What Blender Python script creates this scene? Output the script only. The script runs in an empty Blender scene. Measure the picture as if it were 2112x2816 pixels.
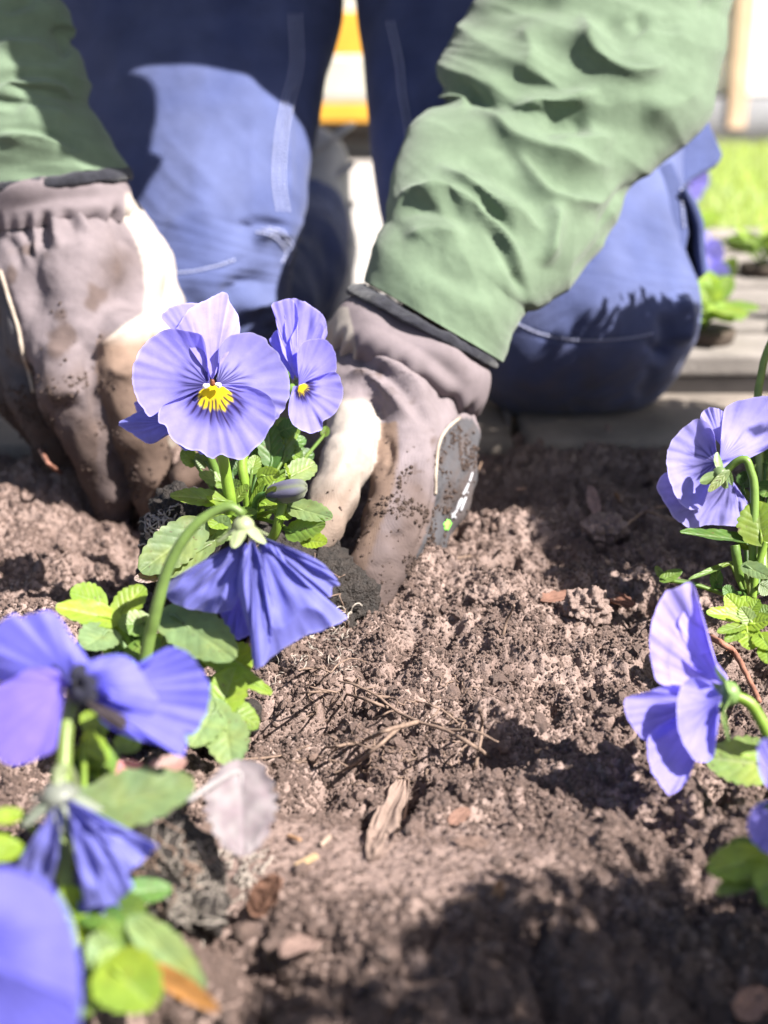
import bpy, math, random
import numpy as np
from mathutils import Vector, Matrix
from mathutils.bvhtree import BVHTree

random.seed(7)
rng = np.random.default_rng(11)
S = bpy.context.scene
COL = S.collection

# ------------------------------------------------------------------ camera
CAM_H = 0.28
TILT = math.radians(20.0)
FPX = 3630.0                      # focal length in photo pixels (photo 2112 x 2816)
cam_d = bpy.data.cameras.new('camera')
cam = bpy.data.objects.new('camera', cam_d)
COL.objects.link(cam)
cam.location = (0, 0, CAM_H)
cam.rotation_euler = (math.radians(90) - TILT, 0, 0)
cam_d.sensor_fit = 'VERTICAL'
cam_d.sensor_height = 36.0
cam_d.lens = 36.0 * FPX / 2816.0
cam_d.clip_start = 0.02
cam_d.clip_end = 500
cam_d.dof.use_dof = True
cam_d.dof.focus_distance = 0.625
cam_d.dof.aperture_fstop = 5.9
S.camera = cam

# ------------------------------------------------------------------ light
SUN_TO = Vector((0.58, -0.335, 0.743)).normalized()
w = bpy.data.worlds.new('World')
S.world = w
w.use_nodes = True
wn = w.node_tree.nodes
wl = w.node_tree.links
bg = wn['Background']
sky = wn.new('ShaderNodeTexSky')
sky.sky_type = 'NISHITA'
sky.sun_disc = False
sky.sun_elevation = math.asin(SUN_TO.z)
sky.sun_rotation = math.atan2(SUN_TO.x, SUN_TO.y)
sky.dust_density = 2.0
wl.new(sky.outputs[0], bg.inputs[0])
bg.inputs[1].default_value = 0.05
sl = bpy.data.lights.new('sun', 'SUN')
sl.energy = 5.0
sl.angle = math.radians(0.6)
sl.color = (1.0, 0.955, 0.89)
sun = bpy.data.objects.new('sun', sl)
COL.objects.link(sun)
sun.location = (3, -2, 4)
sun.rotation_euler = (-SUN_TO).to_track_quat('-Z', 'Y').to_euler()
S.view_settings.view_transform = 'Standard'
S.view_settings.look = 'None'
S.view_settings.gamma = 1.0
S.view_settings.exposure = 1.8
S.view_settings.use_curve_mapping = False
S.cycles.use_denoising = True
S.cycles.max_bounces = 8
S.cycles.transparent_max_bounces = 8

# ------------------------------------------------------------------ pixel <-> world
FWD = np.array([0, math.cos(TILT), -math.sin(TILT)])
UPV = np.array([0, math.sin(TILT), math.cos(TILT)])
RGT = np.array([1.0, 0, 0])
CAMP = np.array([0, 0, CAM_H])


def P(px, py, d):
    """world point at photo pixel (px,py) and depth d along the optical axis"""
    return CAMP + d * (FWD + (px - 1056) / FPX * RGT + (1408 - py) / FPX * UPV)


def G(px, py, z=0.0):
    r = FWD + (px - 1056) / FPX * RGT + (1408 - py) / FPX * UPV
    return CAMP + r * ((z - CAM_H) / r[2])


def proj(V):
    q = V - CAMP
    d = q @ FWD
    return 1056 + FPX * (q @ RGT) / d, 1408 - FPX * (q @ UPV) / d, d


# ------------------------------------------------------------------ noise
_perm = np.random.default_rng(3).permutation(4096)


def _h(i, j, k=0):
    return _perm[(_perm[(_perm[i & 4095] + j) & 4095] + k) & 4095]


_g3 = np.random.default_rng(5).normal(size=(4096, 3))
_g3 /= np.linalg.norm(_g3, axis=1)[:, None]


def perlin(p):
    """gradient noise, p (N,2) or (N,3), about -0.7..0.7"""
    if p.shape[1] == 2:
        pi = np.floor(p).astype(np.int64)
        f = p - pi
        u = f * f * f * (f * (f * 6 - 15) + 10)
        out = 0
        for a in (0, 1):
            for b in (0, 1):
                g = _g3[_h(pi[:, 0] + a, pi[:, 1] + b)]
                dv = g[:, 0] * (f[:, 0] - a) + g[:, 1] * (f[:, 1] - b)
                wt = (u[:, 0] if a else 1 - u[:, 0]) * (u[:, 1] if b else 1 - u[:, 1])
                out = out + wt * dv
        return out
    pi = np.floor(p).astype(np.int64)
    f = p - pi
    u = f * f * f * (f * (f * 6 - 15) + 10)
    out = 0
    for a in (0, 1):
        for b in (0, 1):
            for c in (0, 1):
                g = _g3[_h(pi[:, 0] + a, pi[:, 1] + b, pi[:, 2] + c)]
                dv = g[:, 0] * (f[:, 0] - a) + g[:, 1] * (f[:, 1] - b) + g[:, 2] * (f[:, 2] - c)
                wt = ((u[:, 0] if a else 1 - u[:, 0]) * (u[:, 1] if b else 1 - u[:, 1])
                      * (u[:, 2] if c else 1 - u[:, 2]))
                out = out + wt * dv
    return out


_wj = np.random.default_rng(9).random((4096, 3))


def lumps(p, keep=1.0, rad=0.75):
    """field of rounded lumps on a jittered grid: hemispheres, 0..1"""
    pi = np.floor(p).astype(np.int64)
    out = np.zeros(len(p))
    for a in (-1, 0, 1):
        for b in (-1, 0, 1):
            j = _wj[_h(pi[:, 0] + a, pi[:, 1] + b)]
            dx = pi[:, 0] + a + j[:, 0] - p[:, 0]
            dy = pi[:, 1] + b + j[:, 1] - p[:, 1]
            r = rad * (0.45 + 0.55 * ((j[:, 2] * 7.3) % 1.0))
            h = r * r - dx * dx - dy * dy
            h = np.sqrt(np.maximum(h, 0)) * (j[:, 2] < keep)
            out = np.maximum(out, h)
    return out


def sstep(a, b, x):
    t = np.clip((x - a) / (b - a), 0, 1)
    return t * t * (3 - 2 * t)


def crom(pts, n):
    """Catmull-Rom resample of a polyline, any dimension"""
    p = np.asarray(pts, float)
    if len(p) == 2:
        t = np.linspace(0, 1, n)[:, None]
        return p[0] * (1 - t) + p[1] * t
    q = np.vstack([2 * p[0] - p[1], p, 2 * p[-1] - p[-2]])
    seg = np.linalg.norm(np.diff(p, axis=0), axis=1)
    cum = np.concatenate([[0], np.cumsum(seg)])
    s = np.linspace(0, cum[-1], n)
    i = np.clip(np.searchsorted(cum, s, side='right') - 1, 0, len(p) - 2)
    t = ((s - cum[i]) / np.maximum(seg[i], 1e-12))[:, None]
    a, b, c, d = q[i], q[i + 1], q[i + 2], q[i + 3]
    return 0.5 * (2 * b + (c - a) * t + (2 * a - 5 * b + 4 * c - d) * t ** 2 + (3 * b - a - 3 * c + d) * t ** 3)


# ------------------------------------------------------------------ mesh helpers
def make_mesh(name, V, F, mat=None, smooth=True, cols=None, uv=None):
    V = np.asarray(V, dtype=np.float32)
    me = bpy.data.meshes.new(name)
    if isinstance(F, np.ndarray) and F.ndim == 2:
        n, k = F.shape
        me.vertices.add(len(V))
        me.vertices.foreach_set('co', V.ravel())
        me.loops.add(n * k)
        me.loops.foreach_set('vertex_index', F.astype(np.int32).ravel())
        me.polygons.add(n)
        me.polygons.foreach_set('loop_start', np.arange(0, n * k, k, dtype=np.int32))
        me.polygons.foreach_set('loop_total', np.full(n, k, dtype=np.int32))
        me.update(calc_edges=True)
    else:
        me.from_pydata([tuple(v) for v in V.tolist()], [], [tuple(int(i) for i in f) for f in F])
    me.validate()
    if smooth:
        me.polygons.foreach_set('use_smooth', np.ones(len(me.polygons), dtype=bool))
    if cols is not None:
        at = me.color_attributes.new('Col', 'FLOAT_COLOR', 'POINT')
        c4 = np.ones((len(V), 4), dtype=np.float32)
        c4[:, :3] = cols
        at.data.foreach_set('color', c4.ravel())
    if mat is not None:
        me.materials.append(mat)
    me.update()
    return me


def add(name, me, parent=None, label=None, cat=None, group=None, kind=None):
    o = bpy.data.objects.new(name, me)
    COL.objects.link(o)
    if parent is not None:
        o.parent = parent
        o.matrix_parent_inverse = parent.matrix_world.inverted()
    tag(o, label, cat, group, kind)
    return o


def tag(o, label=None, cat=None, group=None, kind=None):
    if label:
        o['label'] = label
    if cat:
        o['category'] = cat
    if group:
        o['group'] = group
    if kind:
        o['kind'] = kind
    return o


def empty(name, loc, label=None, cat=None, group=None):
    o = bpy.data.objects.new(name, None)
    COL.objects.link(o)
    o.location = tuple(loc)
    o.empty_display_size = 0.02
    bpy.context.view_layer.update()
    o.matrix_world = Matrix.Translation(Vector(tuple(loc)))
    return tag(o, label, cat, group)


def grid_faces(nu, nv, wrap_u=False):
    """grid index = v*nu + u"""
    u = np.arange(nu if wrap_u else nu - 1)
    v = np.arange(nv - 1)
    U, Vv = np.meshgrid(u, v)
    U = U.ravel()
    Vv = Vv.ravel()
    U2 = (U + 1) % nu
    return np.stack([Vv * nu + U, Vv * nu + U2, (Vv + 1) * nu + U2, (Vv + 1) * nu + U], 1)


def vnormals(V, F):
    n = np.zeros_like(V)
    a = V[F[:, 1]] - V[F[:, 0]]
    b = V[F[:, 2]] - V[F[:, 0]]
    fn = np.cross(a, b)
    for k in range(F.shape[1]):
        np.add.at(n, F[:, k], fn)
    return n / np.maximum(np.linalg.norm(n, axis=1), 1e-12)[:, None]


def tube(pts, rad, nseg=10, n=None, cap=True):
    """round tube along points; returns V,F (quads; caps are collapsed rings)"""
    pts = np.asarray(pts, float)
    rad = np.full(len(pts), rad) if np.isscalar(rad) else np.asarray(rad, float)
    if n:
        pr = crom(np.hstack([pts, rad[:, None]]), n)
        pts, rad = pr[:, :3], np.maximum(pr[:, 3], 1e-5)
    if cap:
        t0 = pts[0] - (pts[1] - pts[0]) * 1e-3
        t1 = pts[-1] + (pts[-1] - pts[-2]) * 1e-3
        pts = np.vstack([t0, pts, t1])
        rad = np.concatenate([[rad[0] * 0.02], rad, [rad[-1] * 0.02]])
    T = np.gradient(pts, axis=0)
    T /= np.maximum(np.linalg.norm(T, axis=1), 1e-12)[:, None]
    ref = np.array([0.13, 0.27, 0.95])
    if abs(T[len(T) // 2] @ ref) > 0.9:
        ref = np.array([0.9, 0.3, 0.1])
    A = np.cross(T, ref)
    A /= np.maximum(np.linalg.norm(A, axis=1), 1e-12)[:, None]
    B = np.cross(T, A)
    th = np.linspace(0, 2 * np.pi, nseg, endpoint=False)
    V = (pts[:, None, :] + rad[:, None, None] * (np.cos(th)[None, :, None] * A[:, None, :]
                                                 + np.sin(th)[None, :, None] * B[:, None, :])).reshape(-1, 3)
    return V, grid_faces(nseg, len(pts), True)


def join(parts):
    Vs, Fs, o = [], [], 0
    for V, F in parts:
        Vs.append(V)
        Fs.append(F + o)
        o += len(V)
    return np.vstack(Vs), np.vstack(Fs)


def box(x0, x1, y0, y1, z0, z1, bev=0.0):
    V = np.array([[x, y, z] for z in (z0, z1) for y in (y0, y1) for x in (x0, x1)], float)
    F = np.array([[0, 2, 3, 1], [4, 5, 7, 6], [0, 1, 5, 4], [2, 6, 7, 3], [0, 4, 6, 2], [1, 3, 7, 5]])
    if bev <= 0:
        return V, F
    import bmesh
    bm = bmesh.new()
    vs = [bm.verts.new(v) for v in V]
    for f in F:
        bm.faces.new([vs[i] for i in f])
    bmesh.ops.recalc_face_normals(bm, faces=bm.faces)
    bmesh.ops.bevel(bm, geom=list(bm.edges), offset=bev, segments=2, affect='EDGES', profile=0.6)
    bm.verts.index_update()
    V = np.array([v.co[:] for v in bm.verts])
    F = [[v.index for v in f.verts] for f in bm.faces]
    bm.free()
    return V, F


# implicit surface: smooth union of tapered capsules, polygonised with surface nets
def sdf_caps(Q, caps, k=0.004):
    d = None
    for c in caps:
        a, b, ra, rb = c[:4]
        kk = c[4] if len(c) > 4 else k
        ab = b - a
        t = np.clip(((Q - a) @ ab) / max(ab @ ab, 1e-12), 0, 1)
        dd = np.linalg.norm(Q - a - t[:, None] * ab, axis=1) - (ra + (rb - ra) * t)
        if d is None:
            d = dd
        else:
            hh = np.clip(0.5 + 0.5 * (d - dd) / kk, 0, 1)
            d = d + (dd - d) * hh - kk * hh * (1 - hh)
    return d


def surface_nets(caps, vox, k=0.004, pad=0.012):
    pts = np.array([c[0] for c in caps] + [c[1] for c in caps])
    rr = max(max(c[2], c[3]) for c in caps)
    lo = pts.min(0) - rr - pad
    hi = pts.max(0) + rr + pad
    n = np.ceil((hi - lo) / vox).astype(int) + 1
    X = [lo[i] + vox * np.arange(n[i]) for i in range(3)]
    g = np.stack(np.meshgrid(*X, indexing='ij'), -1).reshape(-1, 3)
    f = np.concatenate([sdf_caps(q, caps, k) for q in np.array_split(g, max(1, len(g) // 400000))]).reshape(n)
    ins = f < 0
    nx, ny, nz = n
    acc = np.zeros((nx - 1, ny - 1, nz - 1, 3))
    cnt = np.zeros((nx - 1, ny - 1, nz - 1))
    corners = [(0, 0, 0), (1, 0, 0), (0, 1, 0), (1, 1, 0), (0, 0, 1), (1, 0, 1), (0, 1, 1), (1, 1, 1)]
    sl = lambda a, c: a[c[0]:c[0] + nx - 1, c[1]:c[1] + ny - 1, c[2]:c[2] + nz - 1]
    for i in range(8):
        for ax in range(3):
            if corners[i][ax]:
                continue
            cj = list(corners[i])
            cj[ax] = 1
            fa, fb = sl(f, corners[i]), sl(f, cj)
            m = (fa < 0) != (fb < 0)
            t = np.where(m, fa / np.where(m, fa - fb, 1), 0)
            for ax2 in range(3):
                acc[..., ax2] += np.where(m, corners[i][ax2] + (t if ax2 == ax else 0), 0)
            cnt += m
    cell = cnt > 0
    idx = -np.ones(cell.shape, dtype=np.int64)
    idx[cell] = np.arange(cell.sum())
    base = np.argwhere(cell)
    V = lo + vox * (base + acc[cell] / cnt[cell][:, None])
    F = []
    for ax in range(3):
        o1, o2 = [(1, 2), (2, 0), (0, 1)][ax]
        a = [slice(1, n[i] - 1) for i in range(3)]
        b = [slice(1, n[i] - 1) for i in range(3)]
        a[ax] = slice(0, n[ax] - 1)
        b[ax] = slice(1, n[ax])
        A, B = ins[tuple(a)], ins[tuple(b)]
        e = np.argwhere(A != B)
        if not len(e):
            continue
        off = np.array([1, 1, 1])
        off[ax] = 0
        flip = A[tuple(e.T)]
        e = e + off
        d1 = np.zeros(3, int)
        d1[o1] = 1
        d2 = np.zeros(3, int)
        d2[o2] = 1
        q = [idx[tuple((e - d1 - d2).T)], idx[tuple((e - d2).T)], idx[tuple(e.T)], idx[tuple((e - d1).T)]]
        q = np.stack(q, 1)
        q[~flip] = q[~flip][:, ::-1]
        F.append(q)
    F = np.vstack(F)
    F = F[(F >= 0).all(1)]
    return V, F


def chain(pts, ids=None):
    """[(px,py,depth,r_px)...] -> capsule list"""
    out = []
    W = [(P(x, y, d), r * d / FPX) for x, y, d, r in pts]
    for (a, ra), (b, rb) in zip(W[:-1], W[1:]):
        out.append((a, b, ra, rb))
    return out


def polydist(x, y, poly):
    """distance to a 2-D polyline and the parameter 0..1 along it"""
    p = np.asarray(poly, float)
    L = np.linalg.norm(np.diff(p, axis=0), axis=1)
    cum = np.concatenate([[0], np.cumsum(L)])
    best = np.full(x.shape, 1e9)
    par = np.zeros(x.shape)
    for i in range(len(p) - 1):
        ex, ey = p[i + 1] - p[i]
        t = np.clip(((x - p[i, 0]) * ex + (y - p[i, 1]) * ey) / max(L[i] ** 2, 1e-9), 0, 1)
        d = np.hypot(x - p[i, 0] - t * ex, y - p[i, 1] - t * ey)
        m = d < best
        best = np.where(m, d, best)
        par = np.where(m, (cum[i] + t * L[i]) / cum[-1], par)
    return best, par


def sculpt(V, N, strokes, facing=0.0):
    """raise or sink the cloth along folds: (polyline, width_px, amount_m)"""
    x, y, d = proj(V)
    view = V - CAMP
    view /= np.linalg.norm(view, axis=1)[:, None]
    face = sstep(facing - 0.15, facing + 0.25, -(N * view).sum(1))
    off = np.zeros(len(V))
    for poly, wd, amt in strokes:
        pl = crom(poly, 24) if len(poly) > 2 else np.asarray(poly, float)
        dd, t = polydist(x, y, pl)
        ta = sstep(-0.02, 0.3, t) * sstep(1.02, 0.7, t)
        if amt > 0:
            e_ = 0.18 * wd
            off += 1.1 * amt * ta * np.exp(-(np.sqrt(dd ** 2 + e_ ** 2) - e_) / (0.95 * wd))
        else:
            off += 0.48 * amt * ta * np.exp(-(dd / (1.15 * wd)) ** 2)
    return V + N * (off * face)[:, None]


def fold_noise(V, N, ys, angs, amp=0.006, w1=75, l1=430, w2=34, l2=210, seed=0.0):
    """long cloth folds running along a direction that turns with height"""
    x, y, d = proj(V)
    th = np.radians(np.interp(y, ys, angs))
    xm = np.interp(y, [-300, 300, 900], [1650, 1560, 1200]) if x.mean() > 900 else 60.0
    al = (x - xm) * np.cos(th) + y * np.sin(th)
    ac = -(x - xm) * np.sin(th) + y * np.cos(th)
    dep = (d - d.mean()) * 3000
    r1 = 0.35 - np.abs(perlin(np.stack([ac / w1 + seed, al / l1, dep / 420], 1)))
    r2 = 0.3 - np.abs(perlin(np.stack([ac / w2 + seed + 5, al / l2, dep / 300], 1)))
    return V + N * (amp * (2.2 * r1 + 0.3 * r2))[:, None]


def smooth_mesh(V, F, it=3, lam=0.5):
    e = np.vstack([F[:, [i, (i + 1) % F.shape[1]]] for i in range(F.shape[1])])
    deg = np.bincount(e[:, 0], minlength=len(V)) + np.bincount(e[:, 1], minlength=len(V))
    for _ in range(it):
        s = np.zeros_like(V)
        for k in range(3):
            s[:, k] = (np.bincount(e[:, 0], weights=V[e[:, 1], k], minlength=len(V))
                       + np.bincount(e[:, 1], weights=V[e[:, 0], k], minlength=len(V)))
        V = V + lam * (s / np.maximum(deg, 1)[:, None] - V)
    return V


# ------------------------------------------------------------------ materials
def mat_base(name):
    m = bpy.data.materials.new(name)
    m.use_nodes = True
    nt = m.node_tree
    b = nt.nodes['Principled BSDF']
    return m, nt, b


def N(nt, t, **kw):
    n = nt.nodes.new(t)
    for k, v in kw.items():
        setattr(n, k, v)
    return n


def noise_node(nt, scale, detail=4, rough=0.55, dist=0.0, coord='Object'):
    tc = N(nt, 'ShaderNodeTexCoord')
    n = N(nt, 'ShaderNodeTexNoise')
    n.inputs['Scale'].default_value = scale
    n.inputs['Detail'].default_value = detail
    n.inputs['Roughness'].default_value = rough
    n.inputs['Distortion'].default_value = dist
    nt.links.new(tc.outputs[coord], n.inputs['Vector'])
    return n


def ramp(nt, fac, stops):
    r = N(nt, 'ShaderNodeValToRGB')
    el = r.color_ramp.elements
    while len(el) < len(stops):
        el.new(0.5)
    for e, (p, c) in zip(el, stops):
        e.position = p
        e.color = (*c, 1)
    nt.links.new(fac, r.inputs[0])
    return r


def mixc(nt, a, b, fac, mode='MIX'):
    m = N(nt, 'ShaderNodeMix', data_type='RGBA', blend_type=mode)
    for s, v in ((6, a), (7, b), (0, fac)):
        if hasattr(v, 'is_output') or isinstance(v, bpy.types.NodeSocket):
            nt.links.new(v, m.inputs[s])
        elif isinstance(v, (int, float)):
            m.inputs[s].default_value = v
        else:
            m.inputs[s].default_value = (*v, 1)
    return m.outputs[2]


def bump(nt, b, h, strength, dist, prev=None):
    n = N(nt, 'ShaderNodeBump')
    n.inputs['Strength'].default_value = strength
    n.inputs['Distance'].default_value = dist
    nt.links.new(h, n.inputs['Height'])
    if prev is not None:
        nt.links.new(prev, n.inputs['Normal'])
    nt.links.new(n.outputs[0], b.inputs['Normal'])
    return n.outputs[0]


def attr(nt):
    a = N(nt, 'ShaderNodeAttribute')
    a.attribute_name = 'Col'
    return a.outputs['Color']


def plain(name, col, rough=0.7, var=0.25, scale=60, bumps=((400, 0.3, 0.0006),), spec=0.3, use_attr=False, sheen=0.0,
          wave=None):
    m, nt, b = mat_base(name)
    n = noise_node(nt, scale, 5)
    lo = tuple(c * (1 - var) for c in col)
    hi = tuple(min(1, c * (1 + var)) for c in col)
    if use_attr:
        r = ramp(nt, n.outputs['Fac'], [(0.3, (1 - var,) * 3), (0.7, (1 + var * 0.6,) * 3)])
        c = mixc(nt, attr(nt), r.outputs[0], 1.0, 'MULTIPLY')
    else:
        c = ramp(nt, n.outputs['Fac'], [(0.3, lo), (0.7, hi)]).outputs[0]
    nt.links.new(c, b.inputs['Base Color'])
    b.inputs['Roughness'].default_value = rough
    b.inputs['Specular IOR Level'].default_value = spec
    if sheen:
        b.inputs['Sheen Weight'].default_value = sheen
        b.inputs['Sheen Roughness'].default_value = 0.5
    prev = None
    for sc, st, di in bumps:
        nn = noise_node(nt, sc, 3)
        prev = bump(nt, b, nn.outputs['Fac'], st, di, prev)
    if wave:
        sc, st, di, rot = wave
        tc = N(nt, 'ShaderNodeTexCoord')
        mp = N(nt, 'ShaderNodeMapping')
        mp.inputs['Rotation'].default_value = rot
        wv = N(nt, 'ShaderNodeTexWave')
        wv.inputs['Scale'].default_value = sc
        wv.inputs['Distortion'].default_value = 1.2
        wv.inputs['Detail'].default_value = 2
        wv.inputs['Detail Scale'].default_value = 0.6
        nt.links.new(tc.outputs['Object'], mp.inputs[0])
        nt.links.new(mp.outputs[0], wv.inputs[0])
        prev = bump(nt, b, wv.outputs['Fac'], st, di, prev)
    return m


def leafy(name, rough=0.45, trans=0.35, tcol=(1.0, 1.0, 1.0), spec=0.4, var=0.2, bscale=900, sheen=0.0):
    """thin tissue (petal, leaf): vertex colour, translucent"""
    m, nt, b = mat_base(name)
    n = noise_node(nt, 140, 4)
    r = ramp(nt, n.outputs['Fac'], [(0.3, (1 - var,) * 3), (0.7, (1 + var * 0.5,) * 3)])
    c = mixc(nt, attr(nt), r.outputs[0], 1.0, 'MULTIPLY')
    if name == 'leaf':
        sp = ramp(nt, noise_node(nt, 520, 2, 0.5).outputs['Fac'], [(0.66, (0, 0, 0)), (0.72, (0.75, 0.75, 0.75))])
        c = mixc(nt, c, (0.10, 0.07, 0.045), sp.outputs[0])
        yl = ramp(nt, noise_node(nt, 55, 3, 0.6).outputs['Fac'], [(0.4, (1, 1, 1)), (0.7, (1.35, 1.12, 0.8))])
        c = mixc(nt, c, yl.outputs[0], 1.0, 'MULTIPLY')
    nt.links.new(c, b.inputs['Base Color'])
    b.inputs['Roughness'].default_value = rough
    b.inputs['Specular IOR Level'].default_value = spec
    if sheen:
        b.inputs['Sheen Weight'].default_value = sheen
    nn = noise_node(nt, bscale, 2)
    bump(nt, b, nn.outputs['Fac'], 0.25, 0.0004)
    t = N(nt, 'ShaderNodeBsdfTranslucent')
    tc = mixc(nt, c, tcol, 1.0, 'MULTIPLY')
    nt.links.new(tc, t.inputs['Color'])
    mx = N(nt, 'ShaderNodeMixShader')
    mx.inputs[0].default_value = trans
    nt.links.new(b.outputs[0], mx.inputs[1])
    nt.links.new(t.outputs[0], mx.inputs[2])
    nt.links.new(mx.outputs[0], nt.nodes['Material Output'].inputs['Surface'])
    return m


def soil_mat(name, inst=False):
    m, nt, b = mat_base(name)
    n1 = noise_node(nt, 26, 5, 0.6)
    n2 = noise_node(nt, 420, 3, 0.6)
    c1 = ramp(nt, n1.outputs['Fac'], [(0.30, (0.138, 0.094, 0.080)), (0.55, (0.212, 0.151, 0.130)), (0.75, (0.288, 0.216, 0.190))])
    c2 = ramp(nt, n2.outputs['Fac'], [(0.35, (0.8, 0.79, 0.79)), (0.65, (1.15, 1.13, 1.12))])
    c = mixc(nt, c1.outputs[0], c2.outputs[0], 1.0, 'MULTIPLY')
    if inst:
        oi = N(nt, 'ShaderNodeObjectInfo')
        c3 = ramp(nt, oi.outputs['Random'], [(0.0, (0.82, 0.79, 0.77)), (0.5, (1.0, 0.97, 0.95)), (0.97, (1.12, 1.09, 1.06)), (1.0, (1.35, 1.3, 1.22))])
        c = mixc(nt, c, c3.outputs[0], 1.0, 'MULTIPLY')
    nt.links.new(c, b.inputs['Base Color'])
    b.inputs['Roughness'].default_value = 0.62
    b.inputs['Specular IOR Level'].default_value = 0.45
    p = bump(nt, b, noise_node(nt, 900, 4, 0.65).outputs['Fac'], 0.9, 0.0012)
    return m


M = {}
M['soil'] = soil_mat('soil')
M['crumb'] = soil_mat('soil_crumb', True)
M['crumb_dark'] = plain('damp_crumb', (0.085, 0.057, 0.047), 0.8, 0.4, 300, ((900, 0.8, 0.001),), 0.3)
M['trousers'] = plain('navy_twill', (0.044, 0.057, 0.142), 0.85, 0.22, 22, ((1400, 0.5, 0.0006), (70, 0.35, 0.004)), 0.2, sheen=0.1)
M['trouser_leg'] = plain('worn_twill', (1, 1, 1), 0.88, 0.2, 30, ((1400, 0.5, 0.0006), (70, 0.3, 0.003)), 0.2, use_attr=True, sheen=0.1)
M['stitch'] = plain('pale_thread', (0.33, 0.35, 0.5), 0.9, 0.2, 300)
M['sleeve'] = plain('green_fleece', (0.104, 0.143, 0.094), 0.95, 0.16, 50, ((1800, 0.6, 0.0007), (260, 0.25, 0.0012)), 0.1, sheen=0.15)
M['rim'] = plain('black_rib', (0.018, 0.018, 0.024), 0.95, 0.3, 200, ((900, 0.8, 0.001),), 0.1, sheen=0.2)
M['glove'] = plain('glove_cloth', (1, 1, 1), 0.9, 0.16, 90, ((260, 0.3, 0.0012), (1500, 0.3, 0.0004)), 0.15, use_attr=True,
                   wave=(330, 0.14, 0.0004, (0.3, 0.5, 0.7)))
M['cuff'] = plain('glove_cuff', (1, 1, 1), 0.9, 0.12, 120, ((1500, 0.3, 0.0004),), 0.12, use_attr=True,
                  wave=(330, 0.18, 0.0004, (0.2, 0.3, 0.2)))
M['piping'] = plain('piping', (0.30, 0.25, 0.205), 0.8, 0.2, 200)
M['petal'] = leafy('petal', 0.75, 0.45, (1.0, 0.98, 1.03), 0.12, 0.14, 1400, 0.2)
M['leaf'] = leafy('leaf', 0.45, 0.40, (1.35, 1.35, 0.45), 0.45, 0.22, 700)
M['stem'] = leafy('stem', 0.4, 0.18, (1.2, 1.25, 0.5), 0.4, 0.15, 700)
M['dead'] = leafy('dead_leaf', 0.75, 0.2, (1.1, 0.9, 0.7), 0.2, 0.3, 500)
M['twig'] = plain('twig', (0.26, 0.17, 0.12), 0.8, 0.3, 300, ((900, 0.5, 0.0006),), 0.2)
M['root'] = plain('root', (0.17, 0.117, 0.09), 0.75, 0.3, 300, ((900, 0.5, 0.0005),), 0.2)
M['redtwig'] = plain('red_twig', (0.22, 0.10, 0.07), 0.7, 0.3, 200, ((900, 0.5, 0.0005),), 0.3)
M['white_root'] = plain('white_root', (0.30, 0.26, 0.225), 0.7, 0.2, 300)
M['concrete'] = plain('concrete', (0.19, 0.16, 0.135), 0.9, 0.35, 14, ((160, 0.6, 0.003), (900, 0.4, 0.0008)), 0.2)
M['wood'] = plain('grey_wood', (0.19, 0.17, 0.155), 0.85, 0.25, 18, ((200, 0.4, 0.002),), 0.2)
M['paving'] = plain('pale_paving', (0.36, 0.335, 0.315), 0.9, 0.15, 8, ((150, 0.4, 0.002),), 0.2)
M['white_wall'] = plain('white_boards', (0.78, 0.75, 0.73), 0.7, 0.05, 5, ((60, 0.1, 0.002),), 0.3)
M['tan_wood'] = plain('tan_wood', (0.50, 0.36, 0.25), 0.7, 0.2, 12)
M['grey_base'] = plain('grey_plinth', (0.16, 0.16, 0.17), 0.9, 0.2, 10)
M['yellow'] = plain('yellow_paint', (0.62, 0.30, 0.03), 0.5, 0.1, 10, (), 0.4)
M['grey_paint'] = plain('grey_paint', (0.42, 0.40, 0.34), 0.6, 0.1, 10, (), 0.3)
M['boot'] = plain('grey_boot', (0.30, 0.29, 0.29), 0.7, 0.2, 40)
M['sole'] = plain('dark_sole', (0.05, 0.05, 0.05), 0.8, 0.2, 40)
M['grass'] = plain('grass', (0.32, 0.41, 0.15), 0.7, 0.4, 9, (), 0.2)
M['skin'] = plain('skin', (0.5, 0.3, 0.22), 0.6, 0.1, 50)
M['hair'] = plain('hair', (0.08, 0.05, 0.03), 0.7, 0.3, 200)
M['pot'] = plain('peat_plug', (0.06, 0.045, 0.035), 0.9, 0.2, 50)
M['label_white'] = plain('print_white', (0.38, 0.38, 0.41), 0.7, 0.1, 300)
M['label_green'] = plain('print_green', (0.22, 0.75, 0.08), 0.6, 0.1, 300)

# ================================================================== SETTING
GROUND_Z = -0.05
BED_Y1 = 0.895


def bump2(x, y, c, r, h, e=2.0):
    return h * np.exp(-(((x - c[0]) ** 2 + (y - c[1]) ** 2) / r ** 2) ** (e / 2))


FEAT = [(G(1230, 1640), 0.055, 0.013), (G(1610, 1690), 0.017, 0.012), (G(1010, 2090), 0.034, -0.013),
        (G(840, 1960), 0.035, -0.010), (G(1330, 2010), 0.014, -0.008), (G(430, 1440), 0.050, -0.024),
        (G(330, 1580), 0.040, -0.012), (G(120, 1700), 0.045, 0.010), (G(60, 1350), 0.05, 0.012),
        (G(1480, 1520), 0.04, -0.008), (G(1960, 2330), 0.05, 0.006), (G(1600, 2150), 0.03, -0.003),
        (G(1500, 2560), 0.05, 0.012), (G(1050, 2600), 0.04, 0.010), (G(1550, 1330), 0.04, 0.006),
        (G(1050, 1560), 0.035, 0.008), (G(620, 1900), 0.04, -0.008)]
FLAT = [(G(1010, 2350), 0.042), (G(800, 2290), 0.03), (G(1280, 2370), 0.028)]


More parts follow.
